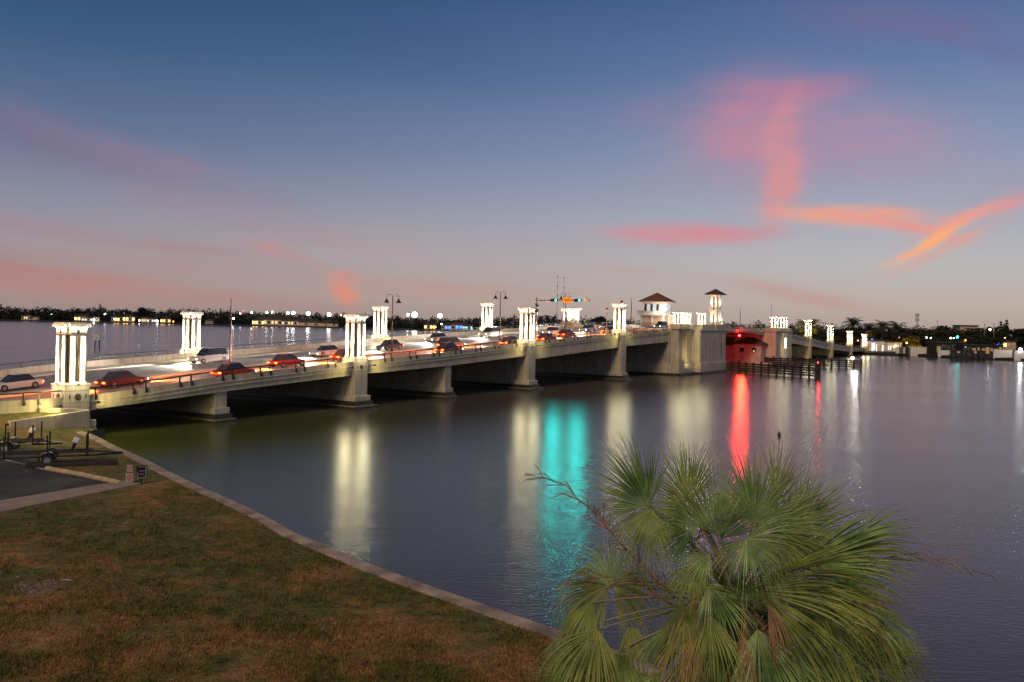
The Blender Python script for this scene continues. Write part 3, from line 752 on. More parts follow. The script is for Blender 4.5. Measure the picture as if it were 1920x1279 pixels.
# wide low pavilion on the far side of the left bascule pier
pv = thing('bridge_pavilion', BL(136.5, W + .6, 10.3), BROT, 'wide low lit pavilion of four columns behind the traffic signals', 'pavilion')
for sx in (-1.15, 1.15):
    for sy in (-1.15, 1.15):
        bm = bmesh.new(); prism(bm, [(sx + a * .34, sy + b * .34) for a, b in ((-1, -.6), (-.6, -1), (.6, -1), (1, -.6), (1, .6), (.6, 1), (-.6, 1), (-1, .6))], 0, 2.6)
        obj('column', bm, M['pylon'], pv)
box('entablature', -1.65, 1.65, -1.65, 1.65, 2.6, 2.95, M['pylon'], pv, bevel=.03); box('cap_slab', -1.9, 1.9, -1.9, 1.9, 2.95, 3.3, M['pylon'], pv, bevel=.04)
box('base_block', -1.8, 1.8, -1.8, 1.8, -1.3, 0, M['concrete'], pv, bevel=.03); box('core_wall', -.5, .5, -.5, .5, 0, 2.6, M['concrete_cool'], pv)
for (x, y) in ((-1.9, 0), (0, -1.9)):
    spot('uplight_lamp', (x * 1.15, y * 1.15, .1), (x * .5, y * .5, 2.6), 2600, UPCOL, 110, .6, .15, pv)

# tall roofed tower on the channel corner of the left bascule pier
tt = thing('roofed_tower', BL(146.0, -1.6, 10.4), BROT, 'tall white lit tower with a dark pyramid roof at the channel edge', 'tower')
for i, (sx, sy) in enumerate(((1, 1), (-1, 1), (-1, -1), (1, -1))):
    bm = bmesh.new(); poly = [(sx * x * 1.12, sy * y * 1.12) for x, y in POST]
    if sx * sy < 0: poly = poly[::-1]
    prism(bm, poly, 0, 2.9); prism(bm, poly, 3.35, 6.1); obj('pilaster', bm, M['pylon'], tt)
for z0, z1, w_ in ((2.9, 3.1, 1.12), (3.1, 3.35, 1.25), (6.1, 6.35, 1.15), (6.35, 6.6, 1.3)):
    bm = bmesh.new(); prism(bm, plus(.70 * w_, .92 * w_, .7), z0, z1); obj('band', bm, M['pylon'], tt)
for z in (4.4, 5.2): 
    bm = bmesh.new(); bx(bm, -.95, .95, -.04, .04, -.05, .05); bx(bm, -.04, .04, -.95, .95, -.05, .05); obj('cross_bar', bm, M['pylon'], tt, loc=(0, 0, z))
bm = bmesh.new()
q = [(-1.85, -1.85), (1.85, -1.85), (1.85, 1.85), (-1.85, 1.85)]; prism(bm, q, 6.62, 6.82); prism(bm, [(x * .99, y * .99) for x, y in q], 6.82, 7.95, .02); obj('roof', bm, M['darkroof'], tt)
for x, y in ((-1.5, 0), (0, -1.5), (1.5, 0)):
    for z in (0, 3.4):
        spot('uplight_lamp', (x, y, z + .1), (x * .55, y * .55, z + 2.8), 1000, UPCOL, 75, .7, .12, tt)
box('light_slot', -.10, .10, -.03, .03, -6.6, -3.8, M['hole'], tt, loc=(0, -1.58, 0))

# vertical lit niche on the far bascule pier
ni = box('niche_light', -.5, .5, -.05, .02, 0, 2.6, M['e_soft'], None, loc=BL(198.5, -3.06, 4.6), rot=(0, 0, BROT))
tag(ni, 'small vertical lit niche on the face of the far bascule pier', 'light')
spot('pier_wash', BL(193, -8, 1.2), BL(199, -2.7, 5.5), 1500, (1, .85, .45), 70, .8, .3)

# yellow-green wash lights at the towers' feet on the road edge
YEL = (1.0, .82, .28)
def wash(s, ds, pw, y=-1.6, dz=-.2):
    fx = thing('wash_light', BL(s, -.35, zb(s) - .6), BROT, 'bridge edge flood lamp ' + ('left of ' if ds < 0 else 'right of ') + {0: 'the nearest tower', 1: 'the second tower', 2: 'the tower with signal mast', 3: 'the tower nearest the control house'}[wash.k // 2], 'flood lamp', 'edge flood lamps'); wash.k += 1
    bm = bmesh.new(); bx(bm, -.10, .10, -.08, .08, -.06, .10); obj('housing', bm, M['dark'], fx)
    bm = bmesh.new(); tube(bm, [(0, 0, 0), (0, .75, 0)], .025, 6); obj('bracket', bm, M['dark'], fx)
    spot('wash_lamp', BL(s, y, zb(s) + dz), BL(s + ds * 3.0, .44, zb(s) - 1.2), pw, YEL, 120, .9, .2)
wash.k = 0
wash(-1.6, -1, 700); wash(1.6, 1, 420); wash(31.6, -1, 380); wash(35.2, 1, 380); wash(68.9, -1, 420); wash(72.4, 1, 200); wash(100.9, -1, 420); wash(104.2, 1, 150)
spot('pier_wash', BL(126.5, -3.4, 1.2), BL(133, -2.0, 7.0), 900, (1, .80, .32), 95, .8, .2)
spot('pier_wash', BL(122, -4.2, 2.2), BL(128.5, -1.2, 6.5), 350, (1, .80, .32), 50, .8, .2)
spot('pier_wash', BL(262, -5, 2.2), BL(270, 1, 3.5), 300, (1, .80, .32), 80, .8, .2)
spot('pier_wash', BL(231, -5, 2.2), BL(239, 1, 3.5), 500, (1, .80, .32), 80, .8, .2)
# embankment side: unseen yellow spot beyond the left edge, brightening the wall
spot('embankment_wash', BL(-18, -8, 9.5), BL(-5, -1, 1.5), 5200, (1, .80, .30), 110, .9, .3)

# ------------------------------------------------------------------ abutment wing walls
ww = thing('wing_wall', BL(1.0, -2.4, 0), BROT, 'sloping concrete wing wall below the nearest tower', 'wall')
bm = bmesh.new()
def wprism(bm, p):   # p: list of (s0,y0,s1,y1,z0bot,z0top,z1bot,z1top,th)
    s0, y0, s1, y1, b0, t0, b1, t1, th = p
    d = Vector((s1 - s0, y1 - y0, 0)).normalized(); n_ = Vector((-d.y, d.x, 0)) * th
    a, b = Vector((s0, y0, 0)), Vector((s1, y1, 0)); v = []
    for q, zb_, zt in ((a, b0, t0), (a + n_, b0, t0), (b + n_, b1, t1), (b, b1, t1)):
        v.append((bm.verts.new((q.x, q.y, zb_)), bm.verts.new((q.x, q.y, zt))))
    for k in range(4): bm.faces.new((v[k][0], v[(k + 1) % 4][0], v[(k + 1) % 4][1], v[k][1]))
    bm.faces.new([q[0] for q in v][::-1]); bm.faces.new([q[1] for q in v])
off = Vector((-1.0, 2.4))
def W_(x, y, z): 
    p = atz(x, y, z); r_ = p - Vector((BX, BY, 0)); return (r_.x * UX + r_.y * UY, r_.x * MX + r_.y * MY)
wprism(bm, (-7.3, .4, -.75, 1.05, .3, 2.05, .3, 2.33, .38)); obj('front_wall', bm, M['concrete'], ww, bevel=.02)
bm = bmesh.new(); wprism(bm, (-4.0, 2.55, -.72, 1.30, .5, 2.68, .5, 2.36, .30)); obj('return_wall', bm, M['concrete'], ww, bevel=.02)
def bank(name, pts_):
    bm = bmesh.new(); bm.faces.new([bm.verts.new(BL(*p)) for p in pts_]); bmesh.ops.triangulate(bm, faces=bm.faces)
    return tag(obj(name, bm, M['lawn']), kind='structure')
bank('bank', [(-.2, -1.2, 2.1), (-.6, .45, 2.35), (-6, .45, 2.42), (-30, .45, 2.4), (-30, -4.5, 1.9), (-7, -2.3, 1.88), (-6.3, -1.8, 1.9)])
bank('bank', [(-30, -4.5, 1.95), (-7.1, -2.25, 1.93), (-6.3, -2.05, 1.62), (-3, -1.72, 1.2), (.8, -1.3, .96), (.2, -2.4, .91), (-4, -5.4, .905), (-9, -8.0, .905), (-30, -12, .905)])
# ------------------------------------------------------------------ street lamps, poles, signals
def lamp_build(h, label, s, y=12.8, z=None):
    t_ = thing('street_lamp', BL(s, y, (zr(s) + .2) if z is None else z), BROT, label, 'street lamp', 'twin bell street lamps on the median')
    bm = bmesh.new(); lathe(bm, [(.24, 0), (.24, .25), (.16, .35), (.13, .9), (.10, 1.0)], 12); obj('lamp_base', bm, M['dark'], t_, smooth=False)
    bm = bmesh.new(); tube(bm, [(0, 0, .9), (0, 0, h * .5), (0, 0, h - .15)], [.10, .08, .06], 8); obj('pole', bm, M['dark'], t_)
    for sg in (-1, 1):
        bm = bmesh.new(); pts_ = []
        for k in range(9):
            a = math.pi * k / 8; pts_.append((sg * (.42 - .42 * math.cos(a)), 0, h - .25 + .42 * math.sin(a)))
        pts_.append((sg * .84, 0, h - .55)); tube(bm, pts_, .035, 6); ar = obj('arm', bm, M['dark'], t_)
        ar.rotation_euler = (0, 0, math.pi / 4 * 0 - BROT)
        bm = bmesh.new(); lathe(bm, [(.42, -.55), (.36, -.45), (.20, -.30), (.14, -.05), (.07, 0)], 14)
        sh = obj('lamp_shade', bm, M['dark'], ar, smooth=True, loc=(sg * .84, 0, h - .50))
    return t_
lamp_build(7.9, 'twin bell street lamp on the median, first of three left to right', 53.6)
lamp_build(8.0, 'twin bell street lamp on the median, left of the signal mast', 81.2)
lamp_build(7.7, 'twin bell street lamp on the median behind the yellow road sign', 103.6)
lamp_build(6.3, 'small distant twin bell street lamp beyond the channel', 251.5, 12.8)
def plain_pole(s, y, z, h, label, r_=.10):
    t_ = thing('pole', BL(s, y, z), BROT, label, 'pole', 'bare dark poles on the median')
    bm = bmesh.new(); lathe(bm, [(.24, 0), (.22, .3), (.14, .4), (.12, .7)], 10); obj('pole_base', bm, M['dark'], t_)
    bm = bmesh.new(); tube(bm, [(0, 0, .5), (0, 0, h * .88), (0, 0, h * .88 + .02), (0, 0, h)], [r_, r_ * .8, r_ * .45, r_ * .35], 8); obj('shaft', bm, M['dark'], t_)
plain_pole(25.6, 12.8, zr(25.6) + .2, 7.8, 'tall bare dark pole on the median near the left of the bridge')
plain_pole(133.2, 12.8, zr(133) + .2, 7.0, 'bare dark pole just left of the control house')
plain_pole(208.5, 12.8, zr(208.5) + .2, 7.4, 'bare dark pole above the red lit channel pier')

# traffic signal mast
sg = thing('signal_mast', BL(93.0, 12.8, zr(93) + .2), BROT, 'grey traffic signal mast with a long arm over the near lanes', 'signal mast')
zt = 14.55 - (zr(93) + .2)
bm = bmesh.new(); tube(bm, [(0, 0, 0), (0, 0, zt)], [.22, .15], 10); obj('pole', bm, M['gal'], sg)
bm = bmesh.new(); tube(bm, [(0, 0, zt - .55), (0, -2, zt - .5), (0, -10.6, zt - .42)], [.13, .12, .07], 8); obj('arm', bm, M['gal'], sg)
bm = bmesh.new(); bx(bm, -.1, .1, -.45, .45, -.25, .25); obj('controller_box', bm, M['dark'], sg, loc=(-.2, 0, zt - 2.3))
def onplane_s(x, y, s):   # meet the plane across the bridge at s
    d = ray(x, y); o2 = Vector((0 - BX, 0 - BY)); t_ = (s - (o2.x * UX + o2.y * UY)) / (d.x * UX + d.y * UY)
    p = d * t_ + Vector((0, 0, CAMH)); r_ = p - Vector((BX, BY, 0)); return r_.x * MX + r_.y * MY, p.z
def signal(px_, py_, label):
    y, z = onplane_s(px_, py_, 93.0)
    t_ = thing('traffic_signal', BL(92.75, y, z), BROT, label, 'traffic signal', 'green traffic signals on the mast arm')
    bm = bmesh.new(); bx(bm, -.15, .1, -.62, .62, -.26, .26); obj('housing', bm, M['dark'], t_, bevel=.02)
    for k, yy in enumerate((.42, 0, -.42)):
        bm = bmesh.new(); lathe(bm, [(.17, 0), (.17, .02)], 16); ln = obj('lens', bm, M['e_teal'] if k == 2 else M['hole'], t_, loc=(-.155, yy, 0), rot=(0, -math.pi / 2, 0))
        bm = bmesh.new(); tube(bm, [(-.15, yy, 0), (-.42, yy, -.02)], .19, 14, cap=False); obj('visor', bm, M['dark'], t_)
    c0 = BL(92.4, y - .42, z)
    spot('signal_lamp', c0, (12, 62, 0), 1450, (.0, .90, .80), 34, .9, .85)
    spot('signal_lamp', c0 + Vector((-.02, -.1, 0)), (0, 0, 9), 300, (.0, 1.0, .84), 26, .9, .17)
    return t_
signal(1041, 563, 'green traffic signal on the mast arm, left of the yellow sign')
signal(1085, 563.5, 'green traffic signal on the mast arm, right of the yellow sign')
y_, z_ = onplane_s(1064, 563, 92.9)
ys = thing('road_sign', BL(92.8, y_, z_), BROT, 'yellow road sign hung between the two green signals', 'sign')
bm = bmesh.new(); bx(bm, -.03, .03, -.85, .85, -.5, .5); obj('sign_panel', bm, M['yellowsign'], ys)
bm = bmesh.new(); bx(bm, -.04, -.032, -.6, .6, .12, .20); bx(bm, -.04, -.032, -.6, .6, -.16, -.08); obj('border', bm, M['hole'], ys)
y_, z_ = onplane_s(1100, 563, 93)
cm = thing('camera_box', BL(93, y_, z_), BROT, 'small white camera box at the tip of the mast arm', 'camera box')
bm = bmesh.new(); bx(bm, -.3, .3, -.45, .45, -.18, .22); obj('box', bm, M['white'], cm); bm = bmesh.new(); bx(bm, -.05, .05, -.05, .05, .2, .45); obj('mount', bm, M['dark'], cm)
# thin antenna masts behind
for (x0, yt, lb) in ((1044, 517, 'thin antenna mast rising above the left green signal'), (1056, 520, 'thin antenna mast just right of the taller antenna'), (1446, 572, 'thin mast above the far bascule pier')):
    s_ = 118 if x0 < 1100 else 236
    p = None
    for y in range(0, 60):
        pass
    d0, d1 = atY(x0, yt, 200 if x0 < 1100 else 290), atY(x0, 612, 200 if x0 < 1100 else 290)
    am = thing('antenna_mast', (d1.x, d1.y, d1.z - 6), 0, lb, 'antenna', None); hh = d0.z - d1.z + 6
    bm = bmesh.new(); tube(bm, [(0, 0, 0), (0, 0, hh * .6), (0, 0, hh)], [.06, .04, .025], 6); obj('whip', bm, M['dark'], am)
    bm = bmesh.new()
    for k in (.99, .86, .74): ico(bm, Vector((0, 0, hh * k)), .16, 1)
    obj('fitting', bm, M['dark'], am)

# gate arm and small poles on the deck near the control house
for s, y, h, lb in ((96.5, 15.5, 4.2, 'grey crossing gate post on the deck left of the median lamp'), (112.0, 8.2, 5.2, 'white post with a small camera under the right green signal')):
    t_ = thing('gate_post', BL(s, y, zr(s)), BROT, lb, 'post'); bm = bmesh.new(); tube(bm, [(0, 0, 0), (0, 0, h)], .08, 8); obj('post', bm, M['gal'], t_)
    bm = bmesh.new(); bx(bm, -.35, .35, -.25, .25, 0, 1.2); obj('cabinet', bm, M['gal'], t_)
    bm = bmesh.new(); bx(bm, -.2, .2, -.14, .14, h - .3, h); obj('head', bm, M['dark'], t_)
ga = thing('barrier_gate', BL(240, 14, zr(240)), BROT, 'long thin barrier arm lowered beyond the channel', 'barrier')
bm = bmesh.new(); tube(bm, [(0, 0, 3.6), (-2, 14, 3.9)], .07, 6); obj('arm', bm, M['gal'], ga); bm = bmesh.new(); bx(bm, -.3, .3, -.3, .3, 0, 4.2); obj('post', bm, M['gal'], ga)

# ------------------------------------------------------------------ control house
ch = thing('control_house', BL(192.5, 32.0, 0), BROT, 'bridge tender control house with a red brown hip roof and glazed upper floor', 'building')
HWd = 3.35
box('support_pier', -HWd, HWd, -HWd, HWd, -1, 9.6, M['concrete_cool'], ch)
box('lower_wall', -HWd, HWd, -HWd, HWd, 9.6, 12.85, M['stucco'], ch, bevel=.02)
for x, y in ((-1, -1), (1, -1), (-1, 1), (1, 1), (-.0, -1), (-1, 0)):
    box('wall_pilaster', x * HWd - .22, x * HWd + .22, y * HWd - .22, y * HWd + .22, 9.5, 12.85, M['white'], ch)
box('balcony_slab', -4.35, 4.35, -4.35, 4.35, 12.85, 13.15, M['white'], ch, bevel=.03)
bm = bmesh.new()
for a in (-4.25, 4.25):
    for k in range(14):
        t_ = -4.25 + 8.5 * k / 13
        bx(bm, a - .025, a + .025, t_ - .025, t_ + .025, 13.15, 14.15); bx(bm, t_ - .025, t_ + .025, a - .025, a + .025, 13.15, 14.15)
for z in (13.5, 13.85, 14.15):
    for a in (-4.25, 4.25):
        bx(bm, a - .03, a + .03, -4.25, 4.25, z - .03, z + .03); bx(bm, -4.25, 4.25, a - .03, a + .03, z - .03, z + .03)
tag(obj('balcony_railing', bm, M['gal'], ch), kind='stuff')
HG = 2.9
box('sill_wall', -HG, HG, -HG, HG, 13.15, 14.0, M['white'], ch)
for i in range(4):
    a = i * math.pi / 2; c_, s_ = math.cos(a), math.sin(a)
    for k in range(6):
        t_ = -HG + .15 + (k + .5) * (2 * HG - .3) / 6
        wd = (2 * HG - .3) / 12 - .07
        bm = bmesh.new(); bx(bm, -wd, wd, -.02, .02, 14.02, 16.05)
        obj('window_pane', bm, M['litglass'] if k % 2 or i == 3 else M['glass'], ch, loc=(c_ * (HG - .08) - s_ * t_, s_ * (HG - .08) + c_ * t_, 0), rot=(0, 0, a + math.pi / 2))
    for k in range(7):
        t_ = -HG + .12 + k * (2 * HG - .24) / 6
        bm = bmesh.new(); bx(bm, -.09, .09, -.10, .10, 14.0, 16.1); obj('mullion', bm, M['white'], ch, loc=(c_ * (HG - .08) - s_ * t_, s_ * (HG - .08) + c_ * t_, 0), rot=(0, 0, a + math.pi / 2))
box('upper_wall', -HG - .05, HG + .05, -HG - .05, HG + .05, 16.05, 16.75, M['white'], ch)
q = [(-4.15, -4.15), (4.15, -4.15), (4.15, 4.15), (-4.15, 4.15)]
bm = bmesh.new(); prism(bm, q, 16.65, 16.85); obj('eave', bm, M['stucco'], ch)
bm = bmesh.new(); prism(bm, [(x * 1.01, y * 1.01) for x, y in q], 16.85, 19.4, .02); obj('roof', bm, M['roof'], ch)
bm = bmesh.new(); ico(bm, (0, 0, 0), .48, 2); obj('flood_lamp', bm, M['e_flood'], ch, loc=(-3.2, -3.7, 14.6))
for x, y, z, e in ((-5.4, -2.0, 13.6, 500), (-2.0, -5.4, 13.6, 500), (-6.0, -5.0, 10.6, 900), (2, -6.5, 10.6, 700)):
    spot('house_lamp', (x, y, z), (x * .45, y * .45, z + 1.8), e * 1.3, (1, .86, .64), 120, .8, .25, ch)

# low house between the piers at the channel, lit red by the beacon
mh = thing('channel_house', BL(187.6, 0, 0), BROT, 'low hip roofed house on the channel pier, glowing red from the beacon', 'building')
box('wall', -1.0, 3.0, .0, 7.3, .7, 5.6, M['concrete_cool'], mh)
box('ground_plinth', -1.6, 3.0, -2.0, 27.0, -1, .72, M['concrete_cool'], mh)
box('side_wall', .6, 3.0, 7.35, 22.0, .7, 5.2, M['concrete_cool'], mh)
bm = bmesh.new()
v = [bm.verts.new(p) for p in ((-1.7, -.8, 5.6), (3.0, -.8, 5.6), (3.0, 8.1, 5.6), (-1.7, 8.1, 5.6), (2.9, 3.2, 7.35), (2.9, 5.2, 7.35))]
for f in ((0, 1, 4), (1, 2, 5, 4), (2, 3, 5), (3, 0, 4, 5), (0, 3, 2, 1)): bm.faces.new([v[i] for i in f])
obj('roof', bm, M['darkroof'], mh)
bm = bmesh.new()
v = [bm.verts.new(p) for p in ((-.0, 8.2, 5.2), (3.0, 8.2, 7.2), (3.0, 22.5, 7.2), (-.0, 22.5, 5.2))]; bm.faces.new(v); r_ = bmesh.ops.extrude_face_region(bm, geom=list(bm.faces))
for q_ in r_['geom']:
    if isinstance(q_, bmesh.types.BMVert): q_.co.z -= .2
obj('side_roof', bm, M['darkroof'], mh)
for y, lit in ((5.2, False), (1.9, True)):
    fr = box('window_frame', -1.07, -1.0, y - .55, y + .55, 3.4, 4.6, M['hole'], mh)
    box('pane', -1.10, -1.072, y - .40, y + .40, 3.5, 4.5, M['glass'], fr)
    if lit: box('lamp_globe', -1.22, -1.10, y - .2, y + .2, 3.6, 3.9, M['e_warm'], mh)

# red beacon hung under the channel span
rb = thing('red_beacon', BL(164.2, -1.3, 8.0), BROT, 'bright red navigation beacon hung under the channel span', 'beacon')
bm = bmesh.new(); ico(bm, (0, 0, 0), .30, 2); obj('lens', bm, M['e_red'], rb, smooth=True)
bm = bmesh.new(); tube(bm, [(0, 0, .25), (0, 0, 1.6), (0, 1.4, 1.7)], .05, 6); obj('bracket', bm, M['dark'], rb)
bm = bmesh.new(); lathe(bm, [(.2, .2), (.2, .34), (.08, .4)], 12); obj('cap', bm, M['dark'], rb)
pl = bpy.data.lights.new('beacon_lamp', 'SPOT'); pl.energy = 7500; pl.color = (1, .05, .015); pl.spot_size = R(120); pl.spot_blend = .8; pl.shadow_soft_size = .3
spot('beacon_lamp', BL(164.2, -1.6, 7.7), BL(190, 6, 2.5), 11000, (1, .022, .004), 100, .8, .3)
spot('beacon_lamp', BL(164.2, -1.9, 7.7), (18, 70, 0), 8000, (1, .035, .012), 40, .9, .55)

# ------------------------------------------------------------------ timber fenders in the channel
def fender(a, b, n, zt, label, rails, n_out=0):
    t_ = thing('timber_fender', a, math.atan2(b.y - a.y, b.x - a.x), label, 'fender')
    L = (b - a).length
    bm = bmesh.new(); tube(bm, [(0, 0, -1), (0, 0, zt + .25)], .24, 8); pm = tomesh(bm, 'pile', M['timber'])
    for i in range(n): link('pile', pm, t_, (L * i / (n - 1), 0, 0), sc=(1, 1, 1 + (.12 if i % 3 == 0 else 0)))
    for z in rails:
        bm = bmesh.new(); bx(bm, -.2, L + .2, -.26, -.16, z - .15, z + .15); obj('rail', bm, M['timber'], t_)
    bm = bmesh.new(); bx(bm, -.2, L + .2, -.45, .45, zt - .06, zt); obj('walk_board', bm, M['timber'], t_)
    return t_
fa, fb = BL(150.0, -1.0, 0), atz(1533, 709, 0)
fender(fa, fb, 14, 2.1, 'near timber fender reaching from the left channel pier', (.45, .95, 1.45, 1.95))
ga_, gb_ = BL(189.0, 3.0, 0), atz(1615, 691, 0)
fender(ga_, gb_, 16, 2.0, 'farther timber fender reaching from the right channel pier', (.4, .9, 1.4, 1.9))
dl = thing('dolphin_pile', fb, 0, 'thick dark pile cluster with a red lamp at the near fender end', 'pile')
for i in range(7):
    a = i * math.pi / 3; r_ = .38 if i < 6 else 0
    bm = bmesh.new(); tube(bm, [(r_ * math.cos(a) * 1.3, r_ * math.sin(a) * 1.3, -1), (r_ * math.cos(a), r_ * math.sin(a), 2.9)], .19, 8); obj('pile', bm, M['timber'], dl)
bm = bmesh.new(); ico(bm, (0, 0, 3.15), .13, 2); obj('lamp', bm, M['e_red'], dl)
spot('pile_lamp', fb + Vector((0, -.6, 3.1)), (20, 70, 0), 160, (1, .05, .05), 50, .9, .14)
wl_ = thing('white_marker_lamp', gb_ + (ga_ - gb_).normalized() * 2.2, 0, 'dazzling white lamp post near the tip of the farther fender', 'lamp')
bm = bmesh.new(); tube(bm, [(0, 0, 0), (0, 0, 2.4)], .08, 6); obj('post', bm, M['white'], wl_)
bm = bmesh.new(); ico(bm, (0, 0, 2.6), .36, 2); obj('lamp', bm, M['e_flood'], wl_); box('board', 1.0, 2.0, -.05, .05, .5, 1.9, M['white'], wl_)
spot('marker_lamp', gb_ + Vector((-2, -1.6, 2.7)), (24, 90, 0), 380, (1, .95, .85), 60, .9, .3)
spot('marker_lamp', gb_ + Vector((-1.5, -3, 3.4)), gb_ + Vector((-3, 1, .6)), 260, (1, .95, .75), 130, .9, .3)
# ------------------------------------------------------------------ traffic
def car(s, y, away, label, body, kind=0):
    rot = BROT if away else BROT + math.pi
    t_ = thing('car', BL(s, y, zr(s) + .03), rot, label, 'car', 'cars crossing the bridge')
    slope = math.atan((zb(s + 2) - zb(s - 2)) / 4); t_.rotation_euler = Euler((0, -slope if away else slope, rot))
    L_, Wd, H1, H2 = ((4.6, 1.8, .82, 1.45), (4.9, 1.9, .98, 1.78))[kind]
    prof = [(-L_ / 2, .38), (-L_ / 2 + .02, H1 - .06), (-L_ / 2 + (.75 if kind == 0 else .15), H1 + .04)]
    bm = bmesh.new()
    def loft(secs):
        rings = []
        for x, w0, z0, z1 in secs:
            rings.append([bm.verts.new((x, yy, zz)) for yy, zz in ((-w0, z0), (w0, z0), (w0 * 1.0, z0 + (z1 - z0) * .55), (w0 * .9, z1), (-w0 * .9, z1), (-w0, z0 + (z1 - z0) * .55))])
        for a, b in zip(rings, rings[1:]):
            for k in range(6): bm.faces.new((a[k], a[(k + 1) % 6], b[(k + 1) % 6], b[k]))
        bm.faces.new(rings[0][::-1]); bm.faces.new(rings[-1])
    hw = Wd / 2
    loft([(-L_ / 2, hw * .86, .42, H1 - .16), (-L_ / 2 + .15, hw * .96, .30, H1 - .02), (-L_ * .2, hw, .24, H1 + .02), (L_ * .22, hw, .24, H1), (L_ / 2 - .45, hw * .95, .27, H1 - .14), (L_ / 2, hw * .78, .40, H1 - .30)])
    cb = obj('body', bm, body, t_, smooth=False)
    bm = bmesh.new()
    r0, r1, r2, r3 = ((-L_ * .36, -L_ * .22, L_ * .06, L_ * .24), (-L_ * .47, -L_ * .40, L_ * .10, L_ * .26))[kind]
    rg = []
    for x, w0, z in ((r0, hw * .86, H1 - .02), (r1, hw * .68, H2), (r2, hw * .68, H2), (r3, hw * .84, H1 - .03)): rg.append([bm.verts.new((x, -w0, z)), bm.verts.new((x, w0, z))])
    b0 = [bm.verts.new((r1, -hw * .9, H1 - .03)), bm.verts.new((r1, hw * .9, H1 - .03)), bm.verts.new((r2, -hw * .9, H1 - .03)), bm.verts.new((r2, hw * .9, H1 - .03))]
    bm.faces.new((rg[0][0], rg[0][1], rg[1][1], rg[1][0])); bm.faces.new((rg[1][0], rg[1][1], rg[2][1], rg[2][0])); bm.faces.new((rg[2][0], rg[2][1], rg[3][1], rg[3][0]))
    for j in (0, 1):
        bm.faces.new((rg[0][j], rg[1][j], b0[j])); bm.faces.new((rg[1][j], rg[2][j], b0[2 + j], b0[j])); bm.faces.new((rg[2][j], rg[3][j], b0[2 + j]))
    obj('windows', bm, M['glass'], t_)
    bm = bmesh.new(); prism(bm, [(r1, -hw * .66), (r2, -hw * .66), (r2, hw * .66), (r1, hw * .66)], H2, H2 + .03); obj('roof', bm, body, t_)
    if 'wheel' not in car.__dict__:
        bm = bmesh.new(); tube(bm, [(0, -.11, 0), (0, .11, 0)], .33, 16); car.wheel = tomesh(bm, 'wheel', M['tyre'])
        bm = bmesh.new(); tube(bm, [(0, -.12, 0), (0, .12, 0)], .19, 12); car.rim = tomesh(bm, 'rim', M['gal'])
        bm = bmesh.new(); bx(bm, -.03, .03, -.2, .2, -.07, .07); car.tl = tomesh(bm, 'tail_light', M['e_tail'])
        bm = bmesh.new(); bx(bm, -.03, .03, -.16, .16, -.06, .06); car.hl = tomesh(bm, 'headlight', M['e_head'])
    for x in (-L_ * .31, L_ * .31):
        for yy in (-hw + .1, hw - .1): w_ = link('wheel', car.wheel, t_, (x, yy, .33)); link('rim', car.rim, w_)
    for yy in (-hw * .66, hw * .66):
        link('tail_light', car.tl, t_, (-L_ / 2 - .01, yy, H1 - .22)); link('headlight', car.hl, t_, (L_ / 2 - .04, yy, H1 - .36))
    if away:
        spot('lane_glow', (-L_ / 2 - .3, 0, .8), (-L_ / 2 - 6, 0, -.5), 7000, (1, .19, .03), 112, .9, .3, t_)
        spot('lane_glow', (L_ / 2 + .4, 0, .8), (L_ / 2 + 7, 0, -.5), 6500, (1, .26, .06), 112, .9, .3, t_)  # added orange spot ahead of the car to tint the lane
    else:
        spot('head_glow', (L_ / 2 + .2, 0, .8), (L_ / 2 + 14, 0, 0), 13000, (1, .92, .8), 110, .8, .2, t_)
    return t_
paint = [mat('car_paint_' + n, c, .25, metal=.2, var=.05, vscale=2) for n, c in (('grey', (.10, .10, .11)), ('red', (.30, .03, .015)), ('silver', (.45, .45, .44)), ('dark', (.10, .03, .025)), ('white', (.62, .6, .56)))]
near_cars = [(-7, 5.2, 1, 0, 'red sedan leaving the left edge of the view on the near lanes'), (10, 9.2, 3, 0, 'dark red sedan left of the bare pole, inner near lane'), (20, 5.3, 1, 0, 'red sedan right beside the bare pole, outer near lane'),
             (41, 9.3, 1, 0, 'red sedan right of the second tower, inner near lane'), (57, 5.3, 3, 0, 'dark red sedan beyond the first twin street lamp, outer near lane'), (63, 9.3, 0, 1, 'grey wagon left of the signal tower, inner near lane'),
             (84, 5.3, 1, 0, 'red sedan under the mast arm'), (31, 9.3, 1, 0, 'red sedan hidden partly by the second tower, inner near lane'), (73, 5.3, 3, 0, 'dark red sedan just right of the signal tower'), (-20, 9.2, 1, 0, 'red sedan beyond the left edge of the view'), (98, 9.3, 1, 0, 'red sedan left of the tower nearest the control house'), (116, 9.3, 0, 0, 'grey sedan climbing toward the bascule pier')]
for s, y, pc, kd, lb in near_cars: car(s, y, True, lb, paint[pc], kd)
far_cars = [(-14, 22, 4, 0, 'white sedan at the left edge on the outer far lane'), (45, 17, 4, 0, 'white sedan left of the first twin street lamp on the far lanes'), (76, 22, 2, 0, 'silver sedan behind the signal tower on the far lanes'), (106, 17, 4, 0, 'white sedan behind the tower nearest the control house'),(4, 17, 4, 0, 'white sedan coming toward the left end on the far lanes'), (30, 22, 2, 1, 'silver wagon near the leftmost far row tower'), (58, 17, 0, 0, 'grey sedan behind the first twin street lamp'), (92, 22, 4, 1, 'white wagon behind the signal mast'),
            (121, 17, 2, 0, 'silver sedan with headlights left of the short paired towers'), (138, 21, 4, 0, 'white sedan with headlights below the roofed tower'), (160, 17, 0, 1, 'grey wagon with headlights on the channel span'), (182, 21, 2, 0, 'silver sedan with headlights just past the channel'), (225, 17, 4, 0, 'white sedan descending beyond the far bascule pier')]
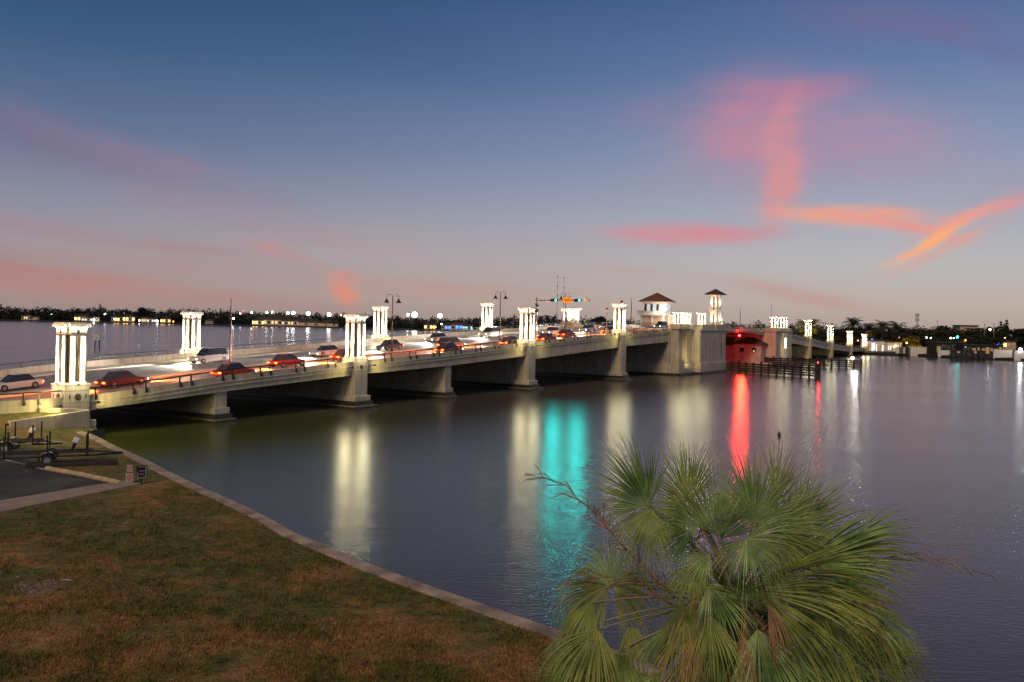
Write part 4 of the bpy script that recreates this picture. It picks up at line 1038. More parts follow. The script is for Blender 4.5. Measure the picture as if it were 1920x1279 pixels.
for s, y, pc, kd, lb in far_cars: car(s, y, False, lb, paint[pc], kd)
for s, lb in ((285, 'red sedan descending between the farthest towers'), (315, 'red sedan near the last small tower')): car(s, 8, True, lb, paint[1], 0)

# ------------------------------------------------------------------ boat trailers, signs
def trailer(px_, py_, rz, label, motor=True, L=6.0, tilt=False):
    p = atz(px_, py_, LZ); t_ = thing('boat_trailer', (p.x, p.y, LZ), rz, label, 'boat trailer', 'boat trailers on the parking lot')
    bm = bmesh.new()
    for y in (-.85, .85): tube(bm, [(-L / 2, y, .55), (L / 2 - 1.4, y, .55), (L / 2, 0, .5)], .07, 6)
    obj('frame', bm, M['dark'], t_)
    for x in (-L * .42, -L * .2, L * .04, L * .2):
        bm = bmesh.new(); tube(bm, [(x, -.95, .55), (x, .95, .55)], .06, 6); obj('cross_member', bm, M['dark'], t_)
    for y in (-.45, .45): box('bunk', -L / 2, L / 4, y - .09, y + .09, .66, .76, M['timber'], t_)
    for x in (-L * .46, -L * .12, L * .2):
        for y in (-1.0, 1.0):
            bm = bmesh.new(); tube(bm, [(x, y * .9, .5), (x, y, .6), (x, y, 1.85)], [.04, .05, .05], 6); obj('guide_post', bm, M['dark'], t_)
    for y in (-.98, .98):
        w_ = link('wheel', car.wheel, t_, (-L * .12, y, .33)); link('rim', car.rim, w_)
        bm = bmesh.new(); pts_ = [(-L * .12 + .45 * math.cos(a), y, .36 + .42 * math.sin(a)) for a in [math.pi * k / 6 for k in range(7)]]
        tube(bm, pts_, .09, 6); obj('mudguard', bm, M['dark'], t_)
    if motor:
        ob = thing('outboard_motor', (0, 0, 0), 0, 'white outboard motor resting on the ' + ('nearer' if motor == 1 else 'farther') + ' trailer', 'outboard motor')
        ob.location = (p.x + .5 * math.cos(rz) * 1, p.y + .5 * math.sin(rz), LZ + .8); ob.rotation_euler = (0, R(20), rz)
        bm = bmesh.new(); bx(bm, -.18, .2, -.14, .14, .40, .78); obj('cowling', bm, M['white'], ob, bevel=.07)
        bm = bmesh.new(); bx(bm, -.08, .10, -.09, .09, -.1, .45); obj('leg', bm, M['dark'], ob)
        bm = bmesh.new(); lathe(bm, [(.05, -.05), (.16, 0), (.05, .05)], 8); obj('propeller', bm, M['gal'], ob, loc=(.14, 0, -.02), rot=(0, R(90), 0))
    return t_
trailer(118, 868, R(24), 'nearer boat trailer with upright guide posts by the kerb', 1, 6.6)
trailer(38, 846, R(14), 'farther boat trailer with upright guide posts at the left edge', 2, 5.0)
t_ = thing('floating_dock', atz(140, 872, LZ), R(20), 'low stack of planks lying on the grass beside the trailer', 'dock section')
for k in range(6):
    box('plank', -2.6, 2.3, -.5 + k * .19, -.34 + k * .19, .04 + .06 * (k % 2), .14 + .06 * (k % 2), M['gal' if k == 2 else 'timber'], t_)
M['signface'] = mat('weathered_sign_white', (.36, .32, .28), .7, var=.3, vscale=8)
def text(body, size, parent, loc, rot, m, align='CENTER', ext=.004):
    c_ = bpy.data.curves.new('lettering', 'FONT'); c_.body = body; c_.size = size; c_.align_x = align; c_.align_y = 'CENTER'; c_.extrude = ext
    c_.materials.append(m); o = bpy.data.objects.new('lettering', c_); COL.objects.link(o); o.parent = parent; o.location = loc; o.rotation_euler = rot; return o
sp = atz(243, 906, LZ)
s1 = thing('sign_post', sp, R(12), 'post with two small white sign panels at the walkway end', 'sign')
bm = bmesh.new(); tube(bm, [(0, 0, 0), (0, 0, 1.05)], .035, 6); obj('post', bm, M['dark'], s1)
box('lower_panel', -.20, .20, -.05, -.035, .08, .55, M['signface'], s1); box('upper_panel', -.15, .15, -.05, -.035, .62, 1.0, M['signface'], s1)
redp = mat('red_print', (.35, .03, .03), .6)
bm = bmesh.new(); bmesh.ops.create_circle(bm, segments=20, radius=.10, matrix=Matrix.Identity(4)); bmesh.ops.create_circle(bm, segments=20, radius=.075)
bm.verts.ensure_lookup_table()
for k in range(20): bm.faces.new((bm.verts[k], bm.verts[(k + 1) % 20], bm.verts[20 + (k + 1) % 20], bm.verts[20 + k]))
bx(bm, -.012, .012, -.08, .08, 0, .001)
ringm = tomesh(bm, 'ring_print', redp)
link('ring_print', ringm, s1, (0, -.054, .80), (math.pi / 2, 0, 0)); link('ring_print', ringm, s1, (0, -.054, .32), (math.pi / 2, R(40), 0), (1.4, 1.4, 1))
sp = atz(265, 909, LZ)
s2 = thing('lattice_sign', sp, R(55), 'dark framed sign with pale strokes right of the white sign post', 'sign')
bm = bmesh.new(); tube(bm, [(0, 0, 0), (0, 0, .5)], .04, 6); obj('post', bm, M['dark'], s2)
box('panel', -.3, .3, -.03, .0, .35, 1.05, M['dark'], s2)
for (x0, x1, z0, z1) in ((-.28, .28, .36, .41), (-.28, -.22, .41, .7), (.20, .26, .41, 1.0), (-.15, .12, .55, .60), (-.15, .12, .72, .77), (-.2, .15, .95, 1.0)):
    box('pale_bar', x0, x1, -.045, -.031, z0, z1, M['signface'], s2)
# warning board out on the bay
p = atz(182, 652, 0); wb = thing('warning_board', p, R(-20), 'white warning board on two piles out in the left bay', 'sign')
for x in (-.85, .85):
    bm = bmesh.new(); tube(bm, [(x, 0, -1), (x, 0, 4.1)], .16, 8); obj('pile', bm, M['timber'], wb)
box('board', -1.15, 1.15, -.3, -.2, 2.3, 4.0, M['white'], wb)
for z in (3.55, 3.1, 2.7): box('lettering', -.7, .7, -.32, -.302, z - .09, z + .09, M['sand'], wb)
# small float in the foreground water, and birds
p = atz(1461, 817, 0); bo = thing('float', p, 0, 'tiny dark float drifting alone on the open water', 'float')
bm = bmesh.new(); ico(bm, (0, 0, .12), .16, 2, (1, 1, 1.2)); obj('body', bm, M['dark'], bo, smooth=True); bm = bmesh.new(); tube(bm, [(0, 0, .2), (.03, 0, .42)], .03, 6); obj('stem', bm, M['dark'], bo)
def bird(loc, rz, label):
    bm = bmesh.new(); ico(bm, (0, 0, .28), .22, 2, (1.6, .8, .9)); ico(bm, (.30, 0, .55), .09, 1); tube(bm, [(.2, 0, .35), (.3, 0, .55)], .06, 6)
    tube(bm, [(.36, 0, .56), (.55, 0, .48)], [.03, .01], 5); tube(bm, [(-.25, 0, .25), (-.55, 0, .18)], [.09, .03], 5); tube(bm, [(0, .06, 0), (0, .06, .2)], .02, 4); tube(bm, [(0, -.06, 0), (0, -.06, .2)], .02, 4)
    o = obj('bird', bm, M['dark'], smooth=True, loc=loc, rot=(0, 0, rz)); tag(o, label, 'bird', 'birds resting on the bridge'); return o
bird(BL(102.5, .6, 13.86), 1.0, 'dark bird perched on the tower left of the control house')
bird(BL(270.1, .6, 11.36), 2.0, 'dark bird perched on a white tower beyond the channel')
bird(BL(71.2, -.3, 12.34), 4.0, 'dark bird perched on the tower in front of the signal mast')

# ------------------------------------------------------------------ vegetation helpers
def leaf_cloud(V, Fc, c, rx, ry, rz_, n, size, up=.3):
    for _ in range(n):
        while True:
            x, y, z = random.uniform(-1, 1), random.uniform(-1, 1), random.uniform(-1, 1)
            r_ = x * x + y * y + z * z
            if .25 < r_ < 1: break
        p = Vector((c[0] + x * rx, c[1] + y * ry, c[2] + z * rz_)); a = Vector((random.gauss(0, 1), random.gauss(0, 1), random.gauss(0, .6))).normalized()
        b = a.cross(Vector((random.gauss(0, 1), random.gauss(0, 1), random.gauss(0, 1)))).normalized(); s_ = size * random.uniform(.6, 1.4)
        k = len(V); V += [p - a * s_, p + b * s_ * .6, p + a * s_, p - b * s_ * .6]; Fc.append((k, k + 1, k + 2, k + 3))
def tree_meshes(kind, seed):
    random.seed(seed); V, Fc = [], []
    if kind == 'broad':
        for i in range(11):
            a = random.random() * 6.28; r_ = random.uniform(.1, 2.6)
            leaf_cloud(V, Fc, (math.cos(a) * r_, math.sin(a) * r_, random.uniform(2.8, 5.8) - r_ * .35), random.uniform(1.0, 1.7), random.uniform(1.0, 1.7), random.uniform(.7, 1.1), 170, .24)
        bm = bmesh.new(); tube(bm, [(0, 0, -.5), (.1, 0, 2), (.1, .1, 3.6)], [.28, .2, .12], 7)
        for k in range(5):
            a = k * 1.3; tube(bm, [(.05, 0, 1.7 + .2 * k), (math.cos(a) * 1.6, math.sin(a) * 1.6, 3.8 + .2 * k)], [.12, .04], 5)
    elif kind == 'pine':
        for i in range(12):
            z = 1.2 + i * .55; r_ = 1.25 * (1 - i / 13)
            for k in range(5):
                a = k * 1.257 + i; leaf_cloud(V, Fc, (math.cos(a) * r_ * .6, math.sin(a) * r_ * .6, z), r_ * .5 + .1, r_ * .5 + .1, .18, 16, .2)
        bm = bmesh.new(); tube(bm, [(0, 0, -.5), (0, 0, 8)], [.18, .03], 6)
    me_c = bpy.data.meshes.new(kind + '_crown'); me_c.from_pydata([tuple(v) for v in V], [], Fc)
    return me_c, tomesh(bm, kind + '_trunk', M['bark'])
def frond_pinnate(V, Fc, base, az_, el0, L, n=16):
    p = Vector(base); el_ = el0; prev = None
    for i in range(n):
        t_ = i / n; d = Vector((math.cos(az_) * math.cos(el_), math.sin(az_) * math.cos(el_), math.sin(el_)))
        side = Vector((-math.sin(az_), math.cos(az_), 0)); ll = L * .30 * math.sin(math.pi * min(1, .12 + t_ * .88)) + .1
        for s_ in (-1, 1):
            tip = p + side * s_ * ll + d * ll * .5 - Vector((0, 0, ll * .35)); k = len(V)
            V += [p, p + d * L / n * .8, tip]; Fc.append((k, k + 1, k + 2))
        p = p + d * (L / n); el_ -= (1.9 / n) * (.4 + t_)
def palm_meshes(seed, h=7.0, L=2.6, nf=26):
    random.seed(seed); V, Fc = [], []
    for i in range(nf): frond_pinnate(V, Fc, (0, 0, h), i * 2.4 + random.random() * .4, R(random.uniform(-25, 80)), L * random.uniform(.85, 1.1))
    me_c = bpy.data.meshes.new('palm_crown'); me_c.from_pydata([tuple(v) for v in V], [], Fc)
    bm = bmesh.new(); tube(bm, [(0, 0, -.5), (.1, 0, h * .5), (0, 0, h)], [.26, .2, .17], 8); tube(bm, [(0, 0, h - .7), (0, 0, h - .2), (0, 0, h + .1)], [.2, .42, .2], 8)
    return me_c, tomesh(bm, 'palm_trunk', M['bark'])

# ------------------------------------------------------------------ left island, about a kilometre off
shore_px = [(-420, 594), (-150, 598), (0, 601), (150, 604), (300, 607), (430, 610.5), (575, 613.5), (750, 618), (840, 621), (1000, 626), (1200, 634), (1400, 644), (1620, 655), (1800, 660)]
shore = [atz(x, y, 0) for x, y in shore_px]
bm = bmesh.new(); prev = None
for p in shore:
    d = Vector((p.x, p.y, 0)).normalized(); ring = [bm.verts.new(p + Vector((0, 0, -.5))), bm.verts.new(p + Vector((0, 0, 1.2))), bm.verts.new(Vector((p.x, p.y, 0)) + d * 60 + Vector((0, 0, 2.0))), bm.verts.new(Vector((p.x, p.y, 0)) + d * 900 + Vector((0, 0, 2.5)))]
    if prev:
        for k in range(3): bm.faces.new((prev[k], prev[k + 1], ring[k + 1], ring[k]))
    prev = ring
tag(obj('far_shore', bm, M['farsoil']), kind='structure')
tops = [(-420, 575), (0, 574), (60, 576), (100, 578), (180, 576), (230, 579), (300, 578), (340, 580), (420, 581), (480, 584), (540, 587), (600, 588), (660, 590), (730, 590), (780, 594), (850, 596), (880, 591), (920, 596), (1000, 592), (1045, 592), (1100, 596), (1130, 593), (1180, 599), (1250, 604), (1330, 606), (1400, 606), (1450, 606), (1500, 604), (1560, 606), (1620, 610), (1700, 612), (1800, 612)]
def lerp_list(lst, x):
    for (a, ya), (b, yb) in zip(lst, lst[1:]):
        if a <= x <= b: return ya + (yb - ya) * (x - a) / (b - a)
    return lst[-1][1]
random.seed(11); V, Fc = [], []
x = -420.0
while x < 1790:
    yb_ = lerp_list(shore_px, x); p0 = atz(x, yb_, 0); Y = p0.y + random.uniform(4, 40)
    tz = atY(x, lerp_list(tops, x), Y).z
    k = mnoise.noise(Vector((x * .045, 1.7, 0))) * .26 + mnoise.noise(Vector((x * .25, 5, 0))) * .16
    H_ = max(4.5, tz * (1.04 + k * .8)); wdt = Y / F * 7
    for j in range(3):
        Yj = Y + j * random.uniform(5, 18); X = atY(x + random.uniform(-4, 4), 600, Yj).x
        hz = H_ * random.uniform(.7, 1.0)
        leaf_cloud(V, Fc, (X, Yj, hz * .60), wdt * .9, 4, hz * .44, 52, Y / F * 1.7)
        leaf_cloud(V, Fc, (X, Yj, hz * .25), wdt * .9, 3, hz * .28, 26, Y / F * 1.8)
    x += 4.3
me = bpy.data.meshes.new('treeline'); me.from_pydata([tuple(v) for v in V], [], Fc); me.materials.append(M['tree_far'])
tag(link('treeline', me), 'long dark treeline along the far shore behind the bridge', 'treeline', kind='stuff')
# individual taller trees above it
me_pine = tree_meshes('pine', 2); me_pine[0].materials.append(M['tree_far'])
me_broadf = tree_meshes('broad', 4); me_broadf[0].materials.append(M['tree_far'])
me_palmf = palm_meshes(5); me_palmf[0].materials.append(M['tree_far'])
def plant(name, meshes, px_, ytop, Y, hmesh, label, cat, group, wide=1.0, ground=None):
    top_ = atY(px_, ytop, Y); g0 = 1.2 if ground is None else ground; sc_ = (top_.z - g0) / hmesh
    t_ = thing(name, (top_.x, Y, g0), random.random() * 6, label, cat, group)
    link('crown', meshes[0], t_, sc=(sc_ * wide, sc_ * wide, sc_)); link('trunk', meshes[1], t_, sc=(sc_ * wide, sc_ * wide, sc_)); return t_
plant('pine_tree', me_pine, 188, 569, 1060, 7.9, 'lone pointed pine standing above the far left treeline', 'tree', 'single trees above the far treeline')
plant('spreading_tree', me_broadf, 264, 575, 1050, 6.6, 'wide dark tree standing above the treeline left of the far row tower', 'tree', 'single trees above the far treeline')
for x_, y_, lb in ((1002, 591, 'leftmost'), (1014, 592, 'second'), (1026, 591, 'third'), (1038, 593, 'rightmost')):
    plant('far_palm', me_palmf, x_, y_, 780, 8.4, lb + ' of the four small palms on the far shore right of the signal tower', 'palm tree', 'single trees above the far treeline')
plant('spreading_tree', me_broadf, 1128, 592, 740, 6.6, 'rounded dark tree on the far shore right of the pavilion', 'tree', 'single trees above the far treeline', 1.3)
# houses on the far shore
def house(px_, yb_, w, h, Y, label, lit='e_warm', roofm='darkroof', nwin=3, wallm='stucco', name='shore_house', zg=None):
    p = atY(px_, yb_, Y); g0 = max(.8, p.z) if zg is None else zg
    t_ = thing(name, (p.x, Y, g0), random.uniform(-.12, .12), label, 'house' if name == 'shore_house' else 'building')
    box('wall', -w / 2, w / 2, 0, w * .5, 0, h, M[wallm], t_)
    bm = bmesh.new(); v = [bm.verts.new(q) for q in ((-w / 2 - .6, -.6, h), (w / 2 + .6, -.6, h), (w / 2 + .6, w * .5 + .6, h), (-w / 2 - .6, w * .5 + .6, h), (-w * .3, w * .25, h + w * .16), (w * .3, w * .25, h + w * .16))]
    for f in ((0, 1, 5, 4), (1, 2, 5), (2, 3, 4, 5), (3, 0, 4), (0, 3, 2, 1)): bm.faces.new([v[i] for i in f])
    obj('roof', bm, M[roofm], t_)
    for i in range(nwin):
        x0 = -w / 2 + (i + .5) * w / nwin; ww_ = w / nwin * .3
        fr = box('window', x0 - ww_ * 1.15, x0 + ww_ * 1.15, -.12, -.01, h * .22, h * .80, M['white'], t_); m_ = M[lit] if (i + int(px_)) % 3 else M['glass']
        box('pane', x0 - ww_, x0 + ww_, -.16, -.122, h * .28, h * .74, m_, fr)
    return t_
random.seed(21)
def Ysh(x): return atz(x, lerp_list(shore_px, x), 0).y + 3
hs = [(60, 12, 5.5, 'e_warm', 'pale house with lit windows near the left edge of the far shore'), (78, 9, 4, 'e_warmlow', 'small dim house right of the first lit far shore house'),
      (163, 16, 6, 'e_amber', 'wide house with orange lit eaves right of the nearest tower'), (175, 14, 4, 'e_shop', 'low house with white lit windows at the water behind the warning board'),
      (192, 9, 5, 'e_warmlow', 'small house between the white lit one and the lamp'), (231, 14, 6, 'e_amber', 'orange lit house left of the wide dark tree'), (253, 15, 7, 'e_amber', 'big yellow lit house below the wide dark tree'),
      (282, 13, 5, 'e_warm', 'warm lit house right of the yellow lit one'), (296, 12, 4.5, 'e_shop', 'white lit low house left of the far row tower'), (322, 13, 5, 'e_amber', 'amber lit house directly left of the far row tower'),
      (404, 10, 4, 'glass', 'dark house right of the far row tower'), (505, 26, 6, 'e_amber', 'waterfront restaurant with strings of amber lights, left wing'), (530, 30, 7, 'e_warm', 'waterfront restaurant with bright warm windows, middle wing'),
      (560, 26, 6, 'e_warm', 'waterfront restaurant with warm windows, right wing'), (592, 26, 4.5, 'e_warmlow', 'long low dim building right of the restaurant'), (628, 22, 4, 'e_warmlow', 'long low dim building just left of the second tower'),
      (818, 12, 5, 'e_amber', 'small amber lit house under the rightmost floodlight'), (852, 14, 5, 'e_blue', 'blue lit building on the far shore, left block'), (873, 16, 6, 'e_blue', 'blue lit building on the far shore, middle block'), (889, 10, 5, 'e_cyan', 'cyan lit building beside the third far row tower')]
for x, w, h, lit, lb in hs: house(x, 0, w, h, Ysh(x), lb, lit, nwin=4 if w < 20 else 7, zg=1.2, wallm='concrete_cool')
lamps = [(97, 589, .9, 'e_white', 'bluish white lamp above the far left houses'), (197, 589, .8, 'e_flood', 'yellow white lamp among the far trees'), (214, 598, .5, 'e_white', 'small white lamp low on the far shore'), (176, 600, 1.2, 'e_flood', 'bright white lamp at the far water edge'), (262, 601, .9, 'e_flood', 'white lamp below the yellow lit house'), (295, 602, 1.1, 'e_flood', 'bright lamp at the water left of the far row tower'),
         (325, 603, .8, 'e_amber', 'amber lamp at the water left of the far row tower'), (438, 597, 1.0, 'e_flood', 'white lamp right of the bare pole'), (451, 588, .9, 'e_flood', 'small floodlight, first in the row above the trees'), (457, 583, .4, 'e_red', 'tiny red aviation light above the trees'), (472, 586, 1.0, 'e_flood', 'small floodlight, second in the row'),
         (501, 586, 1.2, 'e_flood', 'floodlight third in the row'), (511, 586, 1.4, 'e_flood', 'floodlight fourth in the row'), (540, 587, 1.5, 'e_flood', 'floodlight fifth in the row'), (550, 587, 2.0, 'e_flood', 'bright floodlight sixth in the row'), (578, 588, 2.1, 'e_flood', 'bright floodlight seventh in the row'), (617, 590, 2.1, 'e_flood', 'bright floodlight eighth in the row'), (640, 592, 1.0, 'e_flood', 'small floodlight above the second tower'),
         (765, 590, 1.4, 'e_flood', 'smaller floodlight touching the largest one'), (777.5, 590.5, 3.1, 'e_flood', 'largest dazzling floodlight on the far shore'), (825, 592, 2.2, 'e_flood', 'rightmost bright floodlight left of the second street lamp'), (828, 608, .8, 'e_white', 'white lamp below the rightmost floodlight'), (817, 613, .6, 'e_amber', 'amber lamp at the far water edge')]
for x, y, r_, mt, lb in lamps:
    Y = Ysh(min(x, 900)) - 6 if y > 594 else Ysh(x) + 25
    p = atY(x, y, Y); t_ = thing('shore_lamp', (p.x, Y, 1.0), 0, lb, 'lamp', None)
    bm = bmesh.new(); tube(bm, [(0, 0, -2), (0, 0, max(.5, p.z - 1))], .12, 5); obj('mast', bm, M['dark'], t_)
    bm = bmesh.new(); ico(bm, (0, -.4, p.z - 1), r_, 2); obj('lamp_head', bm, M[mt], t_)

# ------------------------------------------------------------------ right island
rs_px = [(1560, 661), (1600, 664), (1660, 667), (1720, 668.5), (1780, 672), (1850, 675), (1920, 677.5), (2060, 684), (2300, 700)]
rs = [atz(x, y, 0) for x, y in rs_px]
bm = bmesh.new(); prev = None
for p in rs:
    d = Vector((p.x, p.y, 0)).normalized(); ring = [bm.verts.new(p + Vector((0, 0, -.5))), bm.verts.new(p + Vector((0, 0, .9))), bm.verts.new(Vector((p.x, p.y, 0)) + d * 6 + Vector((0, 0, 1.3))), bm.verts.new(Vector((p.x, p.y, 0)) + d * 420 + Vector((0, 0, 1.8)))]
    if prev:
        for k in range(3): bm.faces.new((prev[k], prev[k + 1], ring[k + 1], ring[k]))
    prev = ring
tag(obj('right_shore', bm, M['farsoil']), kind='structure')
def Yr(x): return atz(x, lerp_list(rs_px, max(1560, x)), 0).y
random.seed(31)
broad = [tree_meshes('broad', 40 + i) for i in range(3)]
for i, (c_, t_) in enumerate(broad): c_.materials.append(M['tree_b'] if i else M['tree_a'])
pine2 = tree_meshes('pine', 50); pine2[0].materials.append(M['tree_a'])
pal = [palm_meshes(60 + i, 6.6, 2.7, 30) for i in range(2)]
for c_, t_ in pal: c_.materials.append(M['tree_a'])
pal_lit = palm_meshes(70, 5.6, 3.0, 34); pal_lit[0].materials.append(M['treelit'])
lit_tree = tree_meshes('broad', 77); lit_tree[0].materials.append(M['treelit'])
G = 'trees on the right shore'
names_side = ['dark palm with a wide crown behind the far end of the bridge', 'dark palm just right of the last small tower', 'dark palm with drooping crown left of the phone mast', 'slim palm over the white shop lights', 'dark palm right of the yellow lit tree']
for (x, yt, dy), lb in zip(((1600, 596, 30), (1655, 600, 25), (1681, 602, 32), (1628, 606, 40), (1716, 622, 15)), names_side):
    plant('palm_tree', pal[int(x) % 2], x, yt, Yr(x) + dy, 8.2, lb, 'palm tree', G, 1.25, 1.3)
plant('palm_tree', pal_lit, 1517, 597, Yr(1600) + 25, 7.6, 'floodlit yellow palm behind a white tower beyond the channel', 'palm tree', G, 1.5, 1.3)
pp = atY(1517, 640, Yr(1600) + 12); spot('palm_flood', pp, atY(1517, 610, Yr(1600) + 25), 9000, (1, .85, .35), 60, .7, .4)
tl = [(1540, 608, 40), (1562, 612, 45), (1580, 610, 60), (1614, 610, 60), (1640, 608, 70), (1668, 612, 60), (1700, 611, 60), (1722, 614, 50), (1745, 610, 60), (1762, 606, 70), (1778, 610, 60), (1795, 613, 45), (1815, 616, 40), (1840, 611, 60), (1857, 606, 70), (1905, 612, 60), (1924, 606, 70), (1955, 606, 60), (1990, 604, 60), (1470, 612, 60), (1500, 613, 60), (1552, 622, 25), (1575, 626, 25), (1692, 622, 25), (1738, 626, 22), (1810, 626, 24), (1828, 630, 18), (1612, 628, 20), (1440, 606, 60), (1765, 628, 20), (1850, 626, 20)]
dsc = ['rounded', 'ragged', 'bushy', 'dense', 'spreading', 'loose']
def where(x):
    for lim, s_ in ((1480, 'above the far bascule pier'), (1530, 'beside the floodlit palm'), (1560, 'left of the third far end tower'), (1600, 'between the last two far end towers'), (1650, 'behind the last small tower'), (1690, 'behind the white shop lights'), (1730, 'around the phone mast'), (1770, 'above the white seawall'), (1800, 'by the green shore signal'), (1840, 'behind the dark boathouse'), (1880, 'left of the pointed pines'), (3000, 'at the right edge')):
        if x < lim: return s_
for i, (x, yt, dy) in enumerate(tl):
    lb = '%s %s tree %s on the right shore' % ('low near' if dy < 30 else 'tall back', dsc[i % 6], where(x))
    plant('shore_tree', broad[i % 3], x, yt, Yr(x) + dy, 6.7, lb, 'tree', G, 1.5, 1.3)
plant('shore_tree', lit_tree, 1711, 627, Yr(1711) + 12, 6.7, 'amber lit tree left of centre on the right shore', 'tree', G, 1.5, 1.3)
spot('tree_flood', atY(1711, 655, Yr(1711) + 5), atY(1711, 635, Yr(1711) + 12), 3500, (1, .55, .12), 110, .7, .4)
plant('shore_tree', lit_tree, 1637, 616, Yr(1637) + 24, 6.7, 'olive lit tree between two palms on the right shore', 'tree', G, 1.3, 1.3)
spot('tree_flood', atY(1637, 650, Yr(1637) + 14), atY(1637, 620, Yr(1637) + 24), 1600, (.8, 1, .25), 80, .7, .4)
for x, yt, lb in ((1877, 602, 'left'), (1883, 607, 'middle'), (1888, 599, 'right')):
    plant('pine_tree', pine2, x, yt - 3, Yr(x) + 45, 8.0, lb + ' of the three pointed pines near the right edge', 'tree', G, .9, 1.3)
for x, yt, lb in ((1846, 607, 'thin'), (1864, 606, 'thicker')):
    p = atY(x, yt, Yr(x) + 40); t_ = thing('boat_mast', (p.x, p.y, 1), 0, lb + ' bare mast rising left of the pointed pines', 'mast', None); bm = bmesh.new(); tube(bm, [(0, 0, 0), (0, 0, p.z - 1)], .12, 6); obj('mast_pole', bm, M['gal'], t_)
# phone mast
p = atY(1720, 588, Yr(1720) + 90); t_ = thing('phone_mast', (p.x, p.y, 1), 0, 'grey phone mast with antenna cluster above the right shore trees', 'mast')
bm = bmesh.new(); tube(bm, [(0, 0, 0), (0, 0, p.z - 1)], [.35, .2], 8); obj('mast_pole', bm, M['gal'], t_)
for k in range(6):
    a = k * 1.047
    for z in (p.z - 1.8, p.z - 4.0): bm = bmesh.new(); bx(bm, -.16, .16, -.1, .1, -.8, .8); obj('antenna_panel', bm, M['gal'], t_, loc=(.75 * math.cos(a), .75 * math.sin(a), z), rot=(0, 0, a + math.pi / 2))
p = atY(1757.5, 600, Yr(1750) + 80); t_ = thing('thin_mast', (p.x, p.y, 1), 0, 'thin mast above the round trees right of the phone mast', 'mast'); bm = bmesh.new(); tube(bm, [(0, 0, 0), (0, 0, p.z - 1)], .10, 5); obj('mast_pole', bm, M['gal'], t_)
# buildings
def bld(x0, x1, yt, yb_, dy, label, m='white', lit=None, nwin=3, roof=True, cat='building', name='shore_building', dep=7):
    xm = (x0 + x1) / 2; Y = Yr(xm) + dy; a, b = atY(x0, yb_, Y), atY(x1, yb_, Y); zt_ = atY(xm, yt, Y).z; zbm = min(a.z, b.z)
    t_ = thing(name, ((a.x + b.x) / 2, Y, max(.6, zbm)), 0, label, cat); w = (b.x - a.x) / 2; h = zt_ - max(.6, zbm)
    box('wall', -w, w, 0, dep, -1, h, M[m], t_)
    if roof: box('roof', -w - .4, w + .4, -.5, dep + .4, h, h + .35, M['darkroof'], t_)
    if lit:
        for i in range(nwin):
            xx = -w + (i + .5) * 2 * w / nwin; ww_ = w / nwin * .8
            ww_ *= random.uniform(.45, 1.0); xx += random.uniform(-.2, .2) * w / nwin; z0_ = h * random.choice((.12, .22, .4)); z1_ = h * random.uniform(.62, .85)
            fr = box('window', xx - ww_ * 1.08, xx + ww_ * 1.08, -.08, -.005, z0_ - .05, z1_ + .05, M['white'], t_); box('pane', xx - ww_, xx + ww_, -.12, -.082, z0_, z1_, M[random.choice((lit, lit, 'e_warmlow', 'glass'))], fr)
    return t_
bld(1626, 1664, 639, 662, 14, 'white lit shop front right of the last small tower', 'white', 'e_shop', 10)
bld(1664, 1692, 642, 660, 16, 'white lit shop front below the drooping palm', 'white', 'e_shop', 8)
bld(1800, 1834, 611, 620, 110, 'pale flat roofed building above the trees left of the masts', 'stucco', None, 0, True)
bld(1754, 1806, 643, 662, 8, 'dark low boathouse left of the boat lifts', 'timber', 'glass', 5)
bld(1806, 1880, 648, 664, 12, 'long dark boathouse behind the boat lifts', 'darkroof', 'e_warmlow', 9)
bld(1836, 1868, 640, 650, 30, 'yellow lit house in the trees behind the boathouse', 'stucco', 'e_amber', 3)
bld(1880, 1905, 640, 651, 30, 'amber lit house below the pointed pines', 'stucco', 'e_amber', 3)
for x0, x1, y0, y1, lb in ((1680, 1697, 651, 662, 'white seawall panel left of the dark gap on the right shore'), (1704, 1749, 651, 663, 'long white seawall panel right of the dark gap'), (1759, 1781, 657, 665, 'short white wall below the dark boathouse'), (1863, 1898, 656, 668, 'white wall left of the bright quay lamp'), (1902, 1950, 658, 671, 'white wall at the right edge')):
    bld(x0, x1, y0, y1, 1.5, lb, 'white', None, 0, False, 'wall', 'shore_wall', .5)
